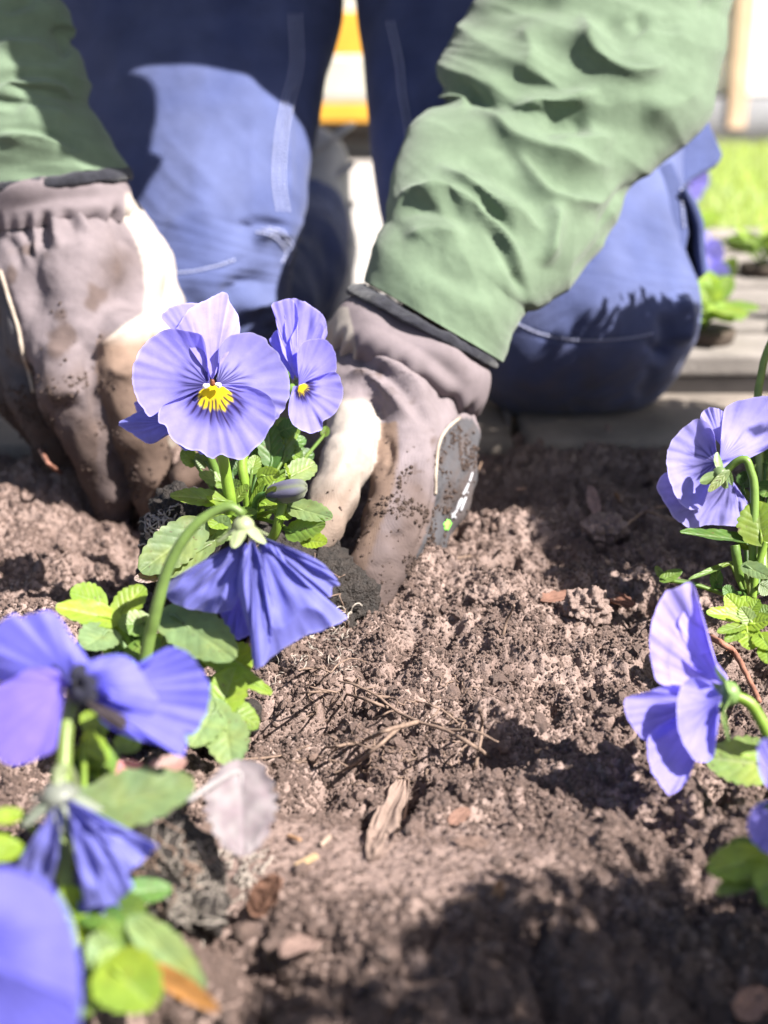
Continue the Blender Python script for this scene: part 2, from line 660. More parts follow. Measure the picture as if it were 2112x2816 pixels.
def soil_h(x, y, fine=True):
    p = np.stack([x, y], 1)
    h = 0.008 * perlin(p * 7 + 3.1) + 0.010 * perlin(p * 16 + 7.7)
    for c, r, a in FEAT:
        h = h + bump2(x, y, c, r, a)
    rough = np.ones_like(x)
    for c, r in FLAT:
        rough = rough * (1 - 0.93 * np.exp(-(((x - c[0]) / (1.6 * r)) ** 2 + ((y - c[1]) / r) ** 2) ** 2))
    wob = p + 0.005 * np.stack([perlin(p * 60 + 1.3), perlin(p * 60 + 9.9)], 1)
    h = h + rough * (0.019 * perlin(wob * 25 + 0.7) + 0.012 * perlin(wob * 50 + 4.1))
    h = h + rough * 0.0065 * (lumps(wob * 62 + 5.2, 0.6, 0.75) - 0.3) * sstep(-0.25, 0.2, perlin(p * 19 + 6.6))
    h = h - 0.016 * rough * sstep(0.18, 0.36, perlin(wob * 29 + 2.2))
    h = h - 0.008 * rough * sstep(0.17, 0.36, perlin(wob * 72 + 12.2))
    if fine:
        h = h + (0.25 + 0.75 * rough) * (0.0042 * perlin(wob * 120 + 3.4) + 0.0034 * (lumps(wob * 150 + 1.9, 0.85, 0.8) - 0.35)
                                         + 0.0026 * (lumps(p * 290 + 8.4, 0.9, 0.8) - 0.35) + 0.0026 * perlin(p * 230 + 4.4))
        h = h + 0.0016 * perlin(p * 520 + 2.7)
    # settle against the edging and sink where the bed ends
    h = h - 0.006 + 0.006 * sstep(0.82, 0.88, y)
    return h


xs = np.concatenate([np.linspace(-2.2, -0.36, 50)[:-1], np.linspace(-0.36, 0.36, 740), np.linspace(0.36, 2.2, 50)[1:]])
ys = np.concatenate([np.linspace(-0.9, 0.26, 40)[:-1], np.linspace(0.26, BED_Y1, 600), [BED_Y1 + 0.03]])
X, Y = np.meshgrid(xs, ys)
Hh = soil_h(X.ravel(), Y.ravel())
V = np.stack([X.ravel(), Y.ravel(), Hh], 1)
# a little sideways push so that crumbs overhang
pp = V[:, :2] * 160
dense = (np.abs(V[:, 0]) < 0.355) & (V[:, 1] > 0.27) & (V[:, 1] < BED_Y1 - 0.01)
V[:, 0] += 0.0016 * perlin(pp + 31.0) * dense
V[:, 1] += 0.0016 * perlin(pp + 57.0) * dense
soil = add('soil_bed', make_mesh('soil_bed', V, grid_faces(len(xs), len(ys)), M['soil'], smooth=False), kind='structure')
tag(soil, 'bare crumbly brown soil of the flower bed')

# loose crumbs: uncountable, one object, instanced on points
NC = 380000
a = rng.random(NC)
yy = 0.29 + (BED_Y1 - 0.005 - 0.29) * a ** 1.25
half = 0.06 + 0.30 * yy
xx = (rng.random(NC) * 2 - 1) * np.minimum(half, 0.34)
pz = soil_h(xx, yy)
sz = 0.00036 + 0.0008 * rng.random(NC) ** 2.4
big = rng.random(NC) < 0.006
sz[big] = 0.0013 + 0.0024 * rng.random(big.sum()) ** 2
clump = perlin(np.stack([xx, yy], 1) * 38 + 21) > -0.12
flat_ = np.ones(NC)
for c, r in FLAT:
    flat_ *= 1 - 0.8 * np.exp(-(((xx - c[0]) / (1.6 * r)) ** 2 + ((yy - c[1]) / r) ** 2) ** 2)
keepc = (clump | (rng.random(NC) < 0.45)) & (rng.random(NC) < flat_)
xx, yy, pz, sz = xx[keepc], yy[keepc], pz[keepc], sz[keepc]
cp = np.stack([xx, yy, pz + sz * 0.35], 1)
me = bpy.data.meshes.new('soil_crumbs')
me.vertices.add(len(cp))
me.vertices.foreach_set('co', cp.astype(np.float32).ravel())
at = me.attributes.new('size', 'FLOAT', 'POINT')
at.data.foreach_set('value', sz.astype(np.float32))
me.materials.append(M['crumb'])
crumbs = add('soil_crumbs', me, label='loose crumbs of brown soil strewn over the bed', kind='stuff')


def crumb_nodes(mat_):
    ng = bpy.data.node_groups.new('crumb_scatter', 'GeometryNodeTree')
    ng.interface.new_socket('Geometry', in_out='INPUT', socket_type='NodeSocketGeometry')
    ng.interface.new_socket('Geometry', in_out='OUTPUT', socket_type='NodeSocketGeometry')
    n = ng.nodes
    L = ng.links
    gi, go = n.new('NodeGroupInput'), n.new('NodeGroupOutput')
    ico = n.new('GeometryNodeMeshIcoSphere')
    ico.inputs['Radius'].default_value = 1.0
    ico.inputs['Subdivisions'].default_value = 2
    sp = n.new('GeometryNodeSetPosition')
    nt = n.new('ShaderNodeTexNoise')
    nt.inputs['Scale'].default_value = 1.3
    sub = n.new('ShaderNodeVectorMath')
    sub.operation = 'SUBTRACT'
    sub.inputs[1].default_value = (0.5, 0.5, 0.5)
    scl = n.new('ShaderNodeVectorMath')
    scl.operation = 'SCALE'
    scl.inputs['Scale'].default_value = 1.5
    L.new(nt.outputs['Color'], sub.inputs[0])
    L.new(sub.outputs[0], scl.inputs[0])
    L.new(ico.outputs['Mesh'], sp.inputs['Geometry'])
    L.new(scl.outputs[0], sp.inputs['Offset'])
    sm = n.new('GeometryNodeSetMaterial')
    sm.inputs['Material'].default_value = mat_
    L.new(sp.outputs[0], sm.inputs['Geometry'])
    iop = n.new('GeometryNodeInstanceOnPoints')
    rv = n.new('FunctionNodeRandomValue')
    rv.data_type = 'FLOAT_VECTOR'
    rv.inputs[1].default_value = (6.28, 6.28, 6.28)
    na = n.new('GeometryNodeInputNamedAttribute')
    na.data_type = 'FLOAT'
    na.inputs['Name'].default_value = 'size'
    rs = n.new('FunctionNodeRandomValue')
    rs.data_type = 'FLOAT_VECTOR'
    rs.inputs[0].default_value = (0.65, 0.65, 0.55)
    rs.inputs[1].default_value = (1.35, 1.3, 1.0)
    rs.inputs['Seed'].default_value = 4
    mul = n.new('ShaderNodeVectorMath')
    mul.operation = 'SCALE'
    L.new(rs.outputs[0], mul.inputs[0])
    L.new(na.outputs[0], mul.inputs['Scale'])
    L.new(gi.outputs[0], iop.inputs['Points'])
    L.new(sm.outputs[0], iop.inputs['Instance'])
    L.new(rv.outputs[0], iop.inputs['Rotation'])
    L.new(mul.outputs[0], iop.inputs['Scale'])
    L.new(iop.outputs[0], go.inputs[0])
    return ng


CRUMB_NG = crumb_nodes(M['crumb'])
DARK_NG = crumb_nodes(M['crumb_dark'])
md = crumbs.modifiers.new('scatter', 'NODES')
md.node_group = CRUMB_NG


def scatter(name, pts, sizes, parent):
    m_ = bpy.data.meshes.new(name)
    m_.vertices.add(len(pts))
    m_.vertices.foreach_set('co', np.asarray(pts, np.float32).ravel())
    a_ = m_.attributes.new('size', 'FLOAT', 'POINT')
    a_.data.foreach_set('value', np.asarray(sizes, np.float32))
    m_.materials.append(M['crumb_dark'])
    o_ = add(name, m_, parent, kind='stuff')
    o_.modifiers.new('scatter', 'NODES').node_group = DARK_NG
    return o_


# ground far out to the horizon, lawn and paved path on it
g = 120.0
gv = np.array([[-g, -g, GROUND_Z - 0.008], [g, -g, GROUND_Z - 0.008], [g, g, GROUND_Z - 0.008], [-g, g, GROUND_Z - 0.008]])
add('ground', make_mesh('ground', gv, np.array([[0, 1, 2, 3]]), M['paving'], False), kind='structure')

PATH_X1 = 0.30
pv = np.array([[-6, 0.9, GROUND_Z - 0.004], [PATH_X1 + 0.1, 0.9, GROUND_Z - 0.004], [PATH_X1 + 0.25, 4.6, GROUND_Z - 0.004], [-6, 4.6, GROUND_Z - 0.004]])
path = add('path', make_mesh('path', pv, np.array([[0, 1, 2, 3]]), M['paving'], False), kind='structure')
tag(path, 'pale sunlit paving behind the kneeling gardener')
slab = make_mesh('paving_slab', *box(-0.248, 0.248, -0.248, 0.248, -0.003, 0.004, 0.002), M['paving'], False)
for i in range(-4, 1):
    for j in range(7):
        o = bpy.data.objects.new('paving_slab', slab)
        COL.objects.link(o)
        o.location = (0.05 + i * 0.5 + 0.02 * j, 1.36 + j * 0.5, GROUND_Z)
        o.parent = path

# lawn: sheet with real blades
lx0, lx1, ly0, ly1 = 0.42, 4.5, 1.95, 3.95
nl = 60
lg = np.stack(np.meshgrid(np.linspace(lx0, lx1, nl), np.linspace(ly0, ly1, nl)), -1).reshape(-1, 2)
lz = GROUND_Z + 0.004 + 0.012 * perlin(lg * 2.0)
add('lawn', make_mesh('lawn', np.column_stack([lg, lz]), grid_faces(nl, nl), M['grass']), label='sunlit yellow-green lawn beyond the bed',
    kind='structure')
nb = 26000
bx = lx0 + (lx1 - lx0) * rng.random(nb) ** 1.6
by = ly0 + (ly1 - ly0) * rng.random(nb)
bz = GROUND_Z + 0.004 + 0.012 * perlin(np.stack([bx, by], 1) * 2.0)
ba = rng.random(nb) * 6.28
bh = 0.025 + 0.03 * rng.random(nb)
bw = 0.0035
lean = rng.normal(size=(nb, 2)) * 0.015
b0 = np.stack([bx - bw * np.cos(ba), by - bw * np.sin(ba), bz], 1)
b1 = np.stack([bx + bw * np.cos(ba), by + bw * np.sin(ba), bz], 1)
b2 = np.stack([bx + lean[:, 0], by + lean[:, 1], bz + bh], 1)
gv = np.stack([b0, b1, b2], 1).reshape(-1, 3)
gcol = np.repeat(np.array([0.28, 0.38, 0.19]) * (0.6 + 0.8 * rng.random((nb, 1))) + np.array([0.06, 0.04, 0.0]) * rng.random((nb, 1)), 3, 0)
add('grass', make_mesh('grass', gv, np.arange(nb * 3).reshape(-1, 3), M['leaf'], False, gcol), label='short sunlit grass blades of the lawn', kind='stuff')

# edging of the bed: concrete blocks
edging = empty('bed_edging', (0, 0.93, GROUND_Z), 'row of weathered concrete edging blocks behind the dug soil', 'edging')
x = -1.5
k = 0
ex = [-1.30, -1.02, -0.745, -0.47, -0.19, 0.098, 0.385, 0.66, 0.94, 1.2]
for i in range(len(ex) - 1):
    x0, x1 = ex[i] + 0.004, ex[i + 1] - 0.004
    dz = (rng.random() - 0.5) * 0.006
    V, F = box(x0, x1, BED_Y1 - 0.005 + rng.random() * 0.006, 1.03, GROUND_Z, 0.006 + dz, 0.008)
    add('block', make_mesh('edging_block', V, F, M['concrete']), edging)

# white boarded building at the far side of the lawn
WALL_Y = 4.25
house = empty('house', (0.5, WALL_Y, GROUND_Z), 'white boarded building behind the lawn with tan corner post', 'building')
V, F = box(-4, 5, WALL_Y + 0.02, WALL_Y + 3.0, GROUND_Z, 2.6)
add('wall', make_mesh('wall', V, F, M['white_wall'], False), house)
V, F = box(-4, 5, WALL_Y - 0.05, WALL_Y + 0.02, GROUND_Z - 0.002, 0.09)
add('plinth', make_mesh('plinth', V, F, M['grey_base'], False), house)
bd = make_mesh('wall_board', *box(-4, 5, -0.012, 0.018, -0.058, 0.058, 0.004), M['white_wall'], False)
for i in range(20):
    o = bpy.data.objects.new('wall_board', bd)
    COL.objects.link(o)
    o.location = (0, WALL_Y, 0.155 + i * 0.12)
    o.rotation_euler = (math.radians(5), 0, 0)
    o.parent = house
    o.matrix_parent_inverse = house.matrix_world.inverted()
px0 = P(1962, 200, WALL_Y * 0.98)[0]
V, F = box(px0 + 0.01, px0 + 0.065, WALL_Y - 0.06, WALL_Y - 0.02, 0.0, 2.6, 0.005)
add('corner_post', make_mesh('corner_post', V, F, M['tan_wood'], False), house)
V, F = box(-4.2, 5.2, WALL_Y - 0.4, WALL_Y + 3.4, 2.6, 2.72)
add('roof', make_mesh('roof', V, F, M['grey_base'], False), house)

# low bench with yellow boards seen between the thighs
bench = empty('garden_bench', (-0.15, 3.6, GROUND_Z), 'low yellow and grey slatted bench seen between the thighs', 'bench')
for z0, z1, mt, nm in ((0.058, 0.105, 'yellow', 'yellow_board'), (0.118, 0.215, 'grey_paint', 'grey_board'), (0.222, 0.33, 'yellow', 'yellow_board'),
                       (0.34, 0.45, 'grey_paint', 'grey_board')):
    V, F = box(-0.9, 0.55, 3.60, 3.63, z0, z1, 0.004)
    add(nm, make_mesh(nm, V, F, M[mt], False), bench)
for lx in (-0.8, 0.45):
    V, F = box(lx - 0.04, lx + 0.04, 3.632, 3.70, GROUND_Z, 0.44, 0.004)
    add('leg', make_mesh('bench_leg', V, F, M['grey_paint'], False), bench)
V, F = box(-0.95, 0.6, 3.59, 4.0, 0.452, 0.49, 0.004)
add('seat', make_mesh('bench_seat', V, F, M['yellow'], False), bench)
V, F = box(-0.85, 0.5, 3.66, 3.70, GROUND_Z, 0.0, 0.004)
add('stretcher', make_mesh('bench_stretcher', V, F, M['sole'], False), bench)

# wooden pallet at the right, carrying seedling pots
pallet = empty('wooden_pallet', (0.45, 1.3, GROUND_Z), 'grey wooden pallet behind the right knee carrying young plants', 'pallet')
for i in range(7):
    y0 = 1.105 + i * 0.115
    V, F = box(0.16, 1.15, y0, y0 + 0.088, 0.002, 0.020, 0.003)
    add('deck_board', make_mesh('deck_board', V, F, M['wood'], False), pallet)
for y0 in (1.11, 1.45, 1.80):
    V, F = box(0.16, 1.15, y0 + 0.004, y0 + 0.08, -0.018, -0.001, 0.003)
    add('bearer_board', make_mesh('bearer_board', V, F, M['wood'], False), pallet)
    for x0 in (0.165, 0.295, 0.62, 1.03):
        V, F = box(x0, x0 + (0.085 if x0 < 0.2 else 0.12), y0 + 0.008, y0 + 0.075, GROUND_Z, -0.0185, 0.003)
        add('spacer_block', make_mesh('spacer_block', V, F, M['wood'], False), pallet)

# ================================================================== PERSON
def limb(rings, nu=160, nv=200, close_end=False, close_start=False):
    """tube through silhouette rings (xl,yl,xr,yr,depth,ratio)"""
    R = crom(np.array(rings, float), nv)
    th = np.linspace(0, 2 * np.pi, nu, endpoint=False)
    V = np.zeros((nv, nu, 3))
    for i, (xl, yl, xr, yr, d, k) in enumerate(R):
        Lp, Rp = P(xl, yl, d), P(xr, yr, d)
        c = (Lp + Rp) / 2
        hw = (Rp - Lp) / 2
        vd = c - CAMP
        vd /= np.linalg.norm(vd)
        dep = vd * np.linalg.norm(hw) * k
        V[i] = c + np.cos(th)[:, None] * hw + np.sin(th)[:, None] * dep
    V = V.reshape(-1, 3)
    F = grid_faces(nu, nv, True)
    if close_end:
        c = V[-nu:].mean(0)
        V = np.vstack([V, c])
        F = np.vstack([F, [[(nv - 1) * nu + j, (nv - 1) * nu + (j + 1) % nu, len(V) - 1, len(V) - 1] for j in range(nu)]])
    n = vnormals(V, F)
    cen = V[:nu * nv].reshape(nv, nu, 3).mean(1).repeat(nu, 0)
    if ((V[:nu * nv] - cen) * n[:nu * nv]).sum() < 0:
        F = F[:, ::-1]
        n = -n
    return V, F, n


def ring_w(x, y, z, hw, ratio=0.9):
    """silhouette ring from a world point and half width"""
    a, b, d = proj(np.array([[x, y, z]], float))
    r = hw * FPX / d[0]
    return (a[0] - r, b[0], a[0] + r, b[0], d[0], ratio)


def mixv(a, b, t):
    return a * (1 - t[:, None]) + b * t[:, None]


def tri_clean(F):
    """degenerate quads (fans) to a python face list"""
    return [tuple(dict.fromkeys(f)) for f in F.tolist()]


def cloth_noise(V, n, amps):
    off = np.zeros(len(V))
    for sc, am in amps:
        off += am * perlin(V * sc + 3.3)
    return V + n * off[:, None]


def ray_surface(bvh, pix, lift=0.0004):
    out = []
    for x, y in pix:
        r = P(x, y, 1.0) - CAMP
        r /= np.linalg.norm(r)
        h = bvh.ray_cast(Vector(CAMP), Vector(r))
        if h[0] is not None:
            nn = h[1]
            if nn.dot(Vector(r)) > 0:
                nn = -nn
            out.append(np.array(h[0] + nn * lift))
    return np.array(out)


def bvh_of(V, F):
    return BVHTree.FromPolygons([Vector(v) for v in V.tolist()], F if isinstance(F, list) else F.tolist())


def stitches(bvh, lines, step=0.0036, frac=0.66, r=0.0008):
    parts = []
    for ln in lines:
        pix = crom(ln, 120)
        pts = ray_surface(bvh, pix, r * 0.6)
        if len(pts) < 4:
            continue
        L = np.concatenate([[0], np.cumsum(np.linalg.norm(np.diff(pts, axis=0), axis=1))])
        s = 0.0
        while s + step < L[-1]:
            q = [np.array([np.interp(t, L, pts[:, k]) for k in range(3)]) for t in (s, s + step * frac * 0.5, s + step * frac)]
            if np.linalg.norm(q[2] - q[0]) < step * 1.6:
                parts.append(tube(q, r, 5))
            s += step
    return join(parts)


def wbox(p, q, ra, rb=None):
    return (np.array(p, float), np.array(q, float), ra, ra if rb is None else rb)


# ---- body (hidden under the clothes, continuous)
SH_L, SH_R = (-0.235, 0.985, 0.62), (0.165, 0.985, 0.62)
EL_L, EL_R = (-0.315, 1.045, 0.38), (0.20, 1.03, 0.37)
body_caps = [wbox((-0.03, 1.26, 0.46), (-0.03, 1.24, 0.56), 0.105, 0.10), wbox((-0.03, 1.24, 0.56), (-0.03, 1.10, 0.66), 0.10, 0.105),
             wbox((-0.20, 1.0, 0.625), (0.13, 1.0, 0.625), 0.05), wbox((-0.03, 1.01, 0.65), (-0.005, 0.90, 0.60), 0.05, 0.046),
             wbox((0.014, 0.857, 0.558), (0.026, 0.807, 0.508), 0.078, 0.066), wbox((0.024, 0.802, 0.538), (0.028, 0.782, 0.503), 0.055, 0.045),
             wbox((0.026, 0.749, 0.513), (0.027, 0.742, 0.498), 0.011, 0.013), wbox((-0.056, 0.847, 0.533), (-0.062, 0.857, 0.548), 0.012, 0.013),
             wbox((0.097, 0.842, 0.533), (0.104, 0.852, 0.548), 0.012, 0.013),
             wbox(SH_L, EL_L, 0.036, 0.028), wbox(EL_L, tuple(P(20, 250, 0.887)), 0.028, 0.026), wbox(tuple(P(20, 250, 0.887)), tuple(P(130, 560, 0.885)), 0.026, 0.022),
             wbox(SH_R, EL_R, 0.036, 0.028), wbox(EL_R, tuple(P(1665, 0, 0.935)), 0.028, 0.028), wbox(tuple(P(1665, 0, 0.935)), tuple(P(1480, 400, 0.88)), 0.028, 0.026),
             wbox(tuple(P(1480, 400, 0.88)), tuple(P(1260, 730, 0.825)), 0.026, 0.022), wbox(tuple(P(1260, 730, 0.825)), tuple(P(1130, 980, 0.80)), 0.022, 0.02),
             wbox((-0.09, 1.26, 0.44), tuple(P(500, 800, 1.07)), 0.05, 0.04), wbox((0.04, 1.26, 0.44), tuple(P(1600, 930, 1.05)), 0.05, 0.04),
             wbox((-0.15, 1.10, 0.04), (-0.07, 1.40, 0.07), 0.04, 0.032), wbox((0.16, 1.08, 0.04), (0.12, 1.38, 0.05), 0.04, 0.032)]
V, F = surface_nets(body_caps, 0.011, 0.02, 0.02)
person = add('person', make_mesh('person', smooth_mesh(V, F, 2), F, M['skin']),
             label='gardener in blue work trousers, green sleeves and dirty gloves kneeling to plant pansies', cat='person')
hv, hf = surface_nets([wbox((0.014, 0.867, 0.573), (0.021, 0.829, 0.553), 0.078, 0.078), wbox((0.004, 0.887, 0.573), (0.014, 0.877, 0.568), 0.062, 0.07)], 0.008, 0.01)
add('hair', make_mesh('hair', hv, hf, M['hair']), person)

# ---- jacket with sleeves
jv, jf = surface_nets([wbox((-0.12, 1.25, 0.45), (-0.04, 1.22, 0.56), 0.135, 0.14), wbox((0.06, 1.25, 0.45), (-0.02, 1.22, 0.56), 0.135, 0.14),
                       wbox((-0.03, 1.22, 0.56), (-0.03, 1.08, 0.645), 0.15, 0.145), wbox((-0.21, 0.995, 0.62), (0.145, 0.995, 0.62), 0.08),
                       wbox((-0.15, 1.10, 0.60), (0.09, 1.10, 0.60), 0.12), wbox((-0.03, 1.02, 0.655), (-0.03, 0.97, 0.70), 0.075, 0.065)], 0.010, 0.03)
jn = vnormals(jv, jf)
jacket = add('jacket', make_mesh('jacket', cloth_noise(jv, jn, ((9, 0.02), (22, 0.008))), jf, M['sleeve']), person)

RS = [(1015, 775, 1368, 990, .795, .8), (1020, 742, 1385, 950, .797, .85), (1040, 690, 1408, 900, .80, .9), (1064, 615, 1436, 850, .81, .9),
      (1062, 560, 1500, 832, .82, .85), (1092, 470, 1605, 735, .84, .8), (1130, 372, 1685, 600, .86, .75), (1172, 318, 1752, 492, .875, .72),
      (1238, 285, 1856, 405, .89, .7), (1214, 205, 1945, 305, .90, .7), (1236, 130, 1985, 118, .915, .72), (1325, 0, 2010, -20, .93, .75),
      ring_w(0.185, 1.02, 0.345, 0.082), ring_w(0.20, 1.03, 0.38, 0.078), ring_w(0.19, 1.02, 0.47, 0.072), ring_w(0.175, 1.0, 0.56, 0.072), ring_w(0.155, 0.985, 0.63, 0.07)]
V, F, n = limb(RS, 300, 460)
V = fold_noise(V, n, [-200, 0, 230, 420, 800], [5, 12, 22, 32, 38], 0.0048, 105, 560)
n = vnormals(V, F)
folds = [
    ([(1279, 262), (1349, 326), (1412, 390), (1502, 428), (1597, 452), (1692, 470)], 26, 0.011),
    ([(1300, 320), (1370, 385), (1430, 440), (1502, 492), (1597, 530), (1650, 541)], 34, -0.012),
    ([(1408, 400), (1463, 484), (1514, 548), (1616, 566), (1690, 520)], 18, 0.009),
    ([(1500, 560), (1522, 605), (1512, 668), (1490, 740)], 24, 0.009),
    ([(1205, 446), (1266, 505), (1342, 550), (1412, 600), (1500, 655)], 18, 0.009),
    ([(1190, 420), (1266, 440), (1361, 480), (1438, 540), (1485, 600)], 26, -0.007),
    ([(1075, 590), (1125, 541), (1221, 545), (1311, 600), (1400, 682), (1442, 780)], 20, 0.010),
    ([(1100, 600), (1151, 578), (1230, 590), (1300, 640)], 16, -0.007),
    ([(1298, 552), (1374, 612), (1438, 672), (1463, 715)], 24, -0.010),
    ([(1603, 20), (1612, 100), (1655, 172), (1724, 212), (1795, 195), (1850, 150)], 30, 0.011),
    ([(1655, 50), (1705, 122), (1743, 160)], 26, -0.006),
    ([(1735, 40), (1775, 90)], 20, -0.008),
    ([(1842, 40), (1838, 95)], 30, -0.006),
    ([(1920, 5), (1980, 20)], 26, -0.008),
    ([(1400, 302), (1502, 284), (1597, 268), (1654, 258)], 20, 0.008),
    ([(1350, 240), (1502, 236), (1661, 226)], 30, -0.009),
    ([(1489, 331), (1546, 356), (1625, 342)], 26, -0.012),
    ([(1500, 385), (1600, 400), (1700, 380)], 30, 0.006),
    ([(1243, 190), (1285, 248), (1342, 305), (1400, 350)], 18, -0.010),
    ([(1215, 250), (1262, 268), (1300, 275)], 16, 0.008),
    ([(1640, 640), (1692, 550), (1743, 496)], 12, -0.007),
    ([(1560, 770), (1640, 680), (1700, 580)], 14, -0.005),
    ([(1310, 612), (1365, 668), (1425, 768), (1452, 830)], 13, -0.012),
    ([(1100, 660), (1200, 640), (1290, 660)], 26, 0.004),
    ([(1150, 720), (1260, 770), (1350, 830)], 22, -0.004),
    ([(1330, 30), (1420, 25), (1560, 20)], 20, -0.006),
    ([(1440, 60), (1460, 150), (1440, 220)], 40, 0.005),
    ([(1750, 300), (1850, 290), (1930, 230)], 40, 0.005),
]
V = sculpt(V, n, folds)
Fsl = F
add('sleeve', make_mesh('sleeve', V, F, M['sleeve']), jacket)
LS = [(-120, 520, 352, 462, .877, .8), (-140, 480, 322, 432, .878, .85), (-180, 420, 290, 385, .88, .9), (-230, 300, 246, 292, .885, .9),
      (-250, 250, 240, 255, .886, .9), (-270, 160, 222, 180, .89, .9), (-280, 100, 184, 120, .895, .9), (-300, 0, 178, 40, .90, .9),
      (-340, -90, 120, -70, .912, .9), ring_w(-0.305, 1.03, 0.36, 0.062), ring_w(-0.315, 1.045, 0.40, 0.064), ring_w(-0.30, 1.03, 0.47, 0.066), ring_w(-0.265, 1.0, 0.56, 0.068), ring_w(-0.225, 0.985, 0.63, 0.068)]
V, F, n = limb(LS, 240, 340)
V = fold_noise(V, n, [-200, 0, 250, 500], [-10, 4, 12, 10], 0.005, seed=3.0)
n = vnormals(V, F)
V = sculpt(V, n, [
    ([(-20, 225), (70, 205), (160, 215), (215, 262)], 16, -0.009), ([(-20, 250), (70, 235), (150, 240), (205, 275)], 14, 0.007),
    ([(-20, 160), (80, 160), (160, 165), (190, 190)], 14, -0.007), ([(140, 70), (170, 110), (185, 165)], 14, -0.009),
    ([(-20, 130), (60, 135), (140, 140)], 18, 0.006), ([(-20, 355), (90, 360), (190, 395), (230, 420)], 12, -0.006),
    ([(-20, 375), (100, 385), (200, 415)], 14, 0.006), ([(0, 30), (60, 10), (110, -10)], 14, -0.008), ([(150, 60), (182, 75), (184, 130)], 12, 0.006),
    ([(40, 300), (120, 310), (200, 330)], 24, 0.004)])
add('sleeve', make_mesh('sleeve', V, F, M['sleeve']), jacket)

# ---- trousers
def leg_cols(V):
    """navy cloth, faded in streaks, soil dust ground into the knee"""
    x, y, d = proj(V)
    base = np.tile(np.array([0.047, 0.061, 0.152]), (len(V), 1))
    fade = np.clip(0.5 + 1.1 * perlin(np.stack([x / 120, y / 320, d * 3], 1)) + 0.5 * perlin(V * 45), 0, 1) * 0.45
    base = mixv(base, np.array([0.112, 0.130, 0.25]), fade)
    dust = 0.55 * sstep(900, 1120, y + 160 * perlin(V * 18)) * np.clip(0.6 + perlin(V * 70), 0, 1)
    return mixv(base, np.array([0.10, 0.08, 0.07]), np.clip(dust, 0, 1))


V, F = surface_nets([wbox((-0.12, 1.27, 0.44), (0.06, 1.27, 0.44), 0.125), wbox((-0.10, 1.25, 0.42), (-0.10, 1.21, 0.385), 0.095, 0.085),
                     wbox((0.04, 1.25, 0.42), (0.06, 1.21, 0.385), 0.095, 0.085),
                     wbox((-0.155, 1.10, 0.03), (-0.098, 1.33, 0.06), 0.066, 0.06), wbox((-0.098, 1.33, 0.06), (-0.086, 1.42, 0.085), 0.06, 0.052),
                     wbox((0.17, 1.09, 0.03), (0.12, 1.38, 0.05), 0.07, 0.06)], 0.008, 0.015)
n = vnormals(V, F)
V = cloth_noise(V, n, ((20, 0.010), (45, 0.004)))
trousers = add('trousers', make_mesh('trousers', V, F, M['trousers']), person)

LL = [(60, -330, 925, -320, 1.17, .8), (110, -100, 945, -20, 1.145, .8), (130, 60, 925, 100, 1.125, .8), (150, 200, 895, 220, 1.10, .8),
      (165, 350, 872, 330, 1.08, .8), (180, 480, 852, 450, 1.06, .8), (195, 600, 835, 560, 1.045, .8), (210, 720, 812, 660, 1.035, .85),
      (225, 830, 800, 760, 1.03, .88), (250, 950, 800, 880, 1.035, .85), (300, 1040, 770, 990, 1.045, .8), (380, 1095, 700, 1060, 1.05, .7),
      (480, 1115, 590, 1095, 1.055, .6)]
V, F, n = limb(LL, 280, 340, True)
V = cloth_noise(V, n, ((14, 0.006),))
n = vnormals(V, F)
V = fold_noise(V, n, [0, 600, 800, 1100], [80, 60, 30, 60], 0.0012, 80, 300, 36, 140, seed=1.5)
n = vnormals(V, F)
V = sculpt(V, n, [
    ([(645, 622), (715, 612), (800, 632)], 13, -0.016), ([(690, 665), (745, 650), (800, 668)], 16, 0.010),
    ([(480, 735), (560, 742), (640, 725), (700, 690)], 10, -0.003), ([(600, 850), (640, 790), (700, 770), (750, 800)], 22, -0.013),
    ([(650, 870), (690, 840), (730, 850), (740, 900)], 18, 0.012), ([(470, 780), (520, 830), (560, 900)], 30, -0.006),
    ([(700, 300), (690, 450), (700, 580)], 40, 0.004), ([(560, 300), (540, 500), (560, 640)], 70, 0.003),
    ([(800, 180), (790, 400), (800, 590)], 10, 0.004), ([(440, 650), (520, 600), (620, 590)], 40, 0.004)])
Fl = tri_clean(F)
legL = add('trouser_leg', make_mesh('trouser_leg', V, Fl, M['trouser_leg'], True, leg_cols(V)), trousers)
bl = bvh_of(V, Fl)
seam = [[(796 + o, 40), (800 + o, 178), (775 + o, 286), (758 + o, 382), (751 + o, 497), (764 + o, 590)] for o in (0, 15, 30)]
seam += [[(480, 752), (540, 745), (600, 730), (650, 712)], [(705, 640), (750, 650), (785, 690), (770, 730)],
         [(718, 632), (765, 645), (800, 690), (785, 735)], [(735, 628), (780, 640), (812, 690)]]
sv, sf = stitches(bl, seam)
RL = [(955, -330, 1880, -330, 1.17, .8), (968, -80, 1895, -60, 1.145, .8), (990, 100, 1895, 120, 1.12, .8), (1010, 280, 1890, 320, 1.09, .8),
      (1030, 420, 1880, 470, 1.065, .8), (1045, 560, 1872, 600, 1.045, .82), (1075, 680, 1885, 700, 1.03, .85), (1140, 810, 1912, 780, 1.02, .88),
      (1230, 940, 1915, 870, 1.015, .9), (1300, 1040, 1890, 960, 1.015, .88), (1350, 1100, 1830, 1060, 1.02, .8), (1430, 1140, 1760, 1120, 1.025, .7),
      (1540, 1158, 1660, 1152, 1.03, .6)]
V, F, n = limb(RL, 280, 340, True)
V = cloth_noise(V, n, ((14, 0.006),))
n = vnormals(V, F)
V = fold_noise(V, n, [0, 600, 800, 1100], [80, 60, 30, 60], 0.0012, 80, 300, 36, 140, seed=1.5)
n = vnormals(V, F)
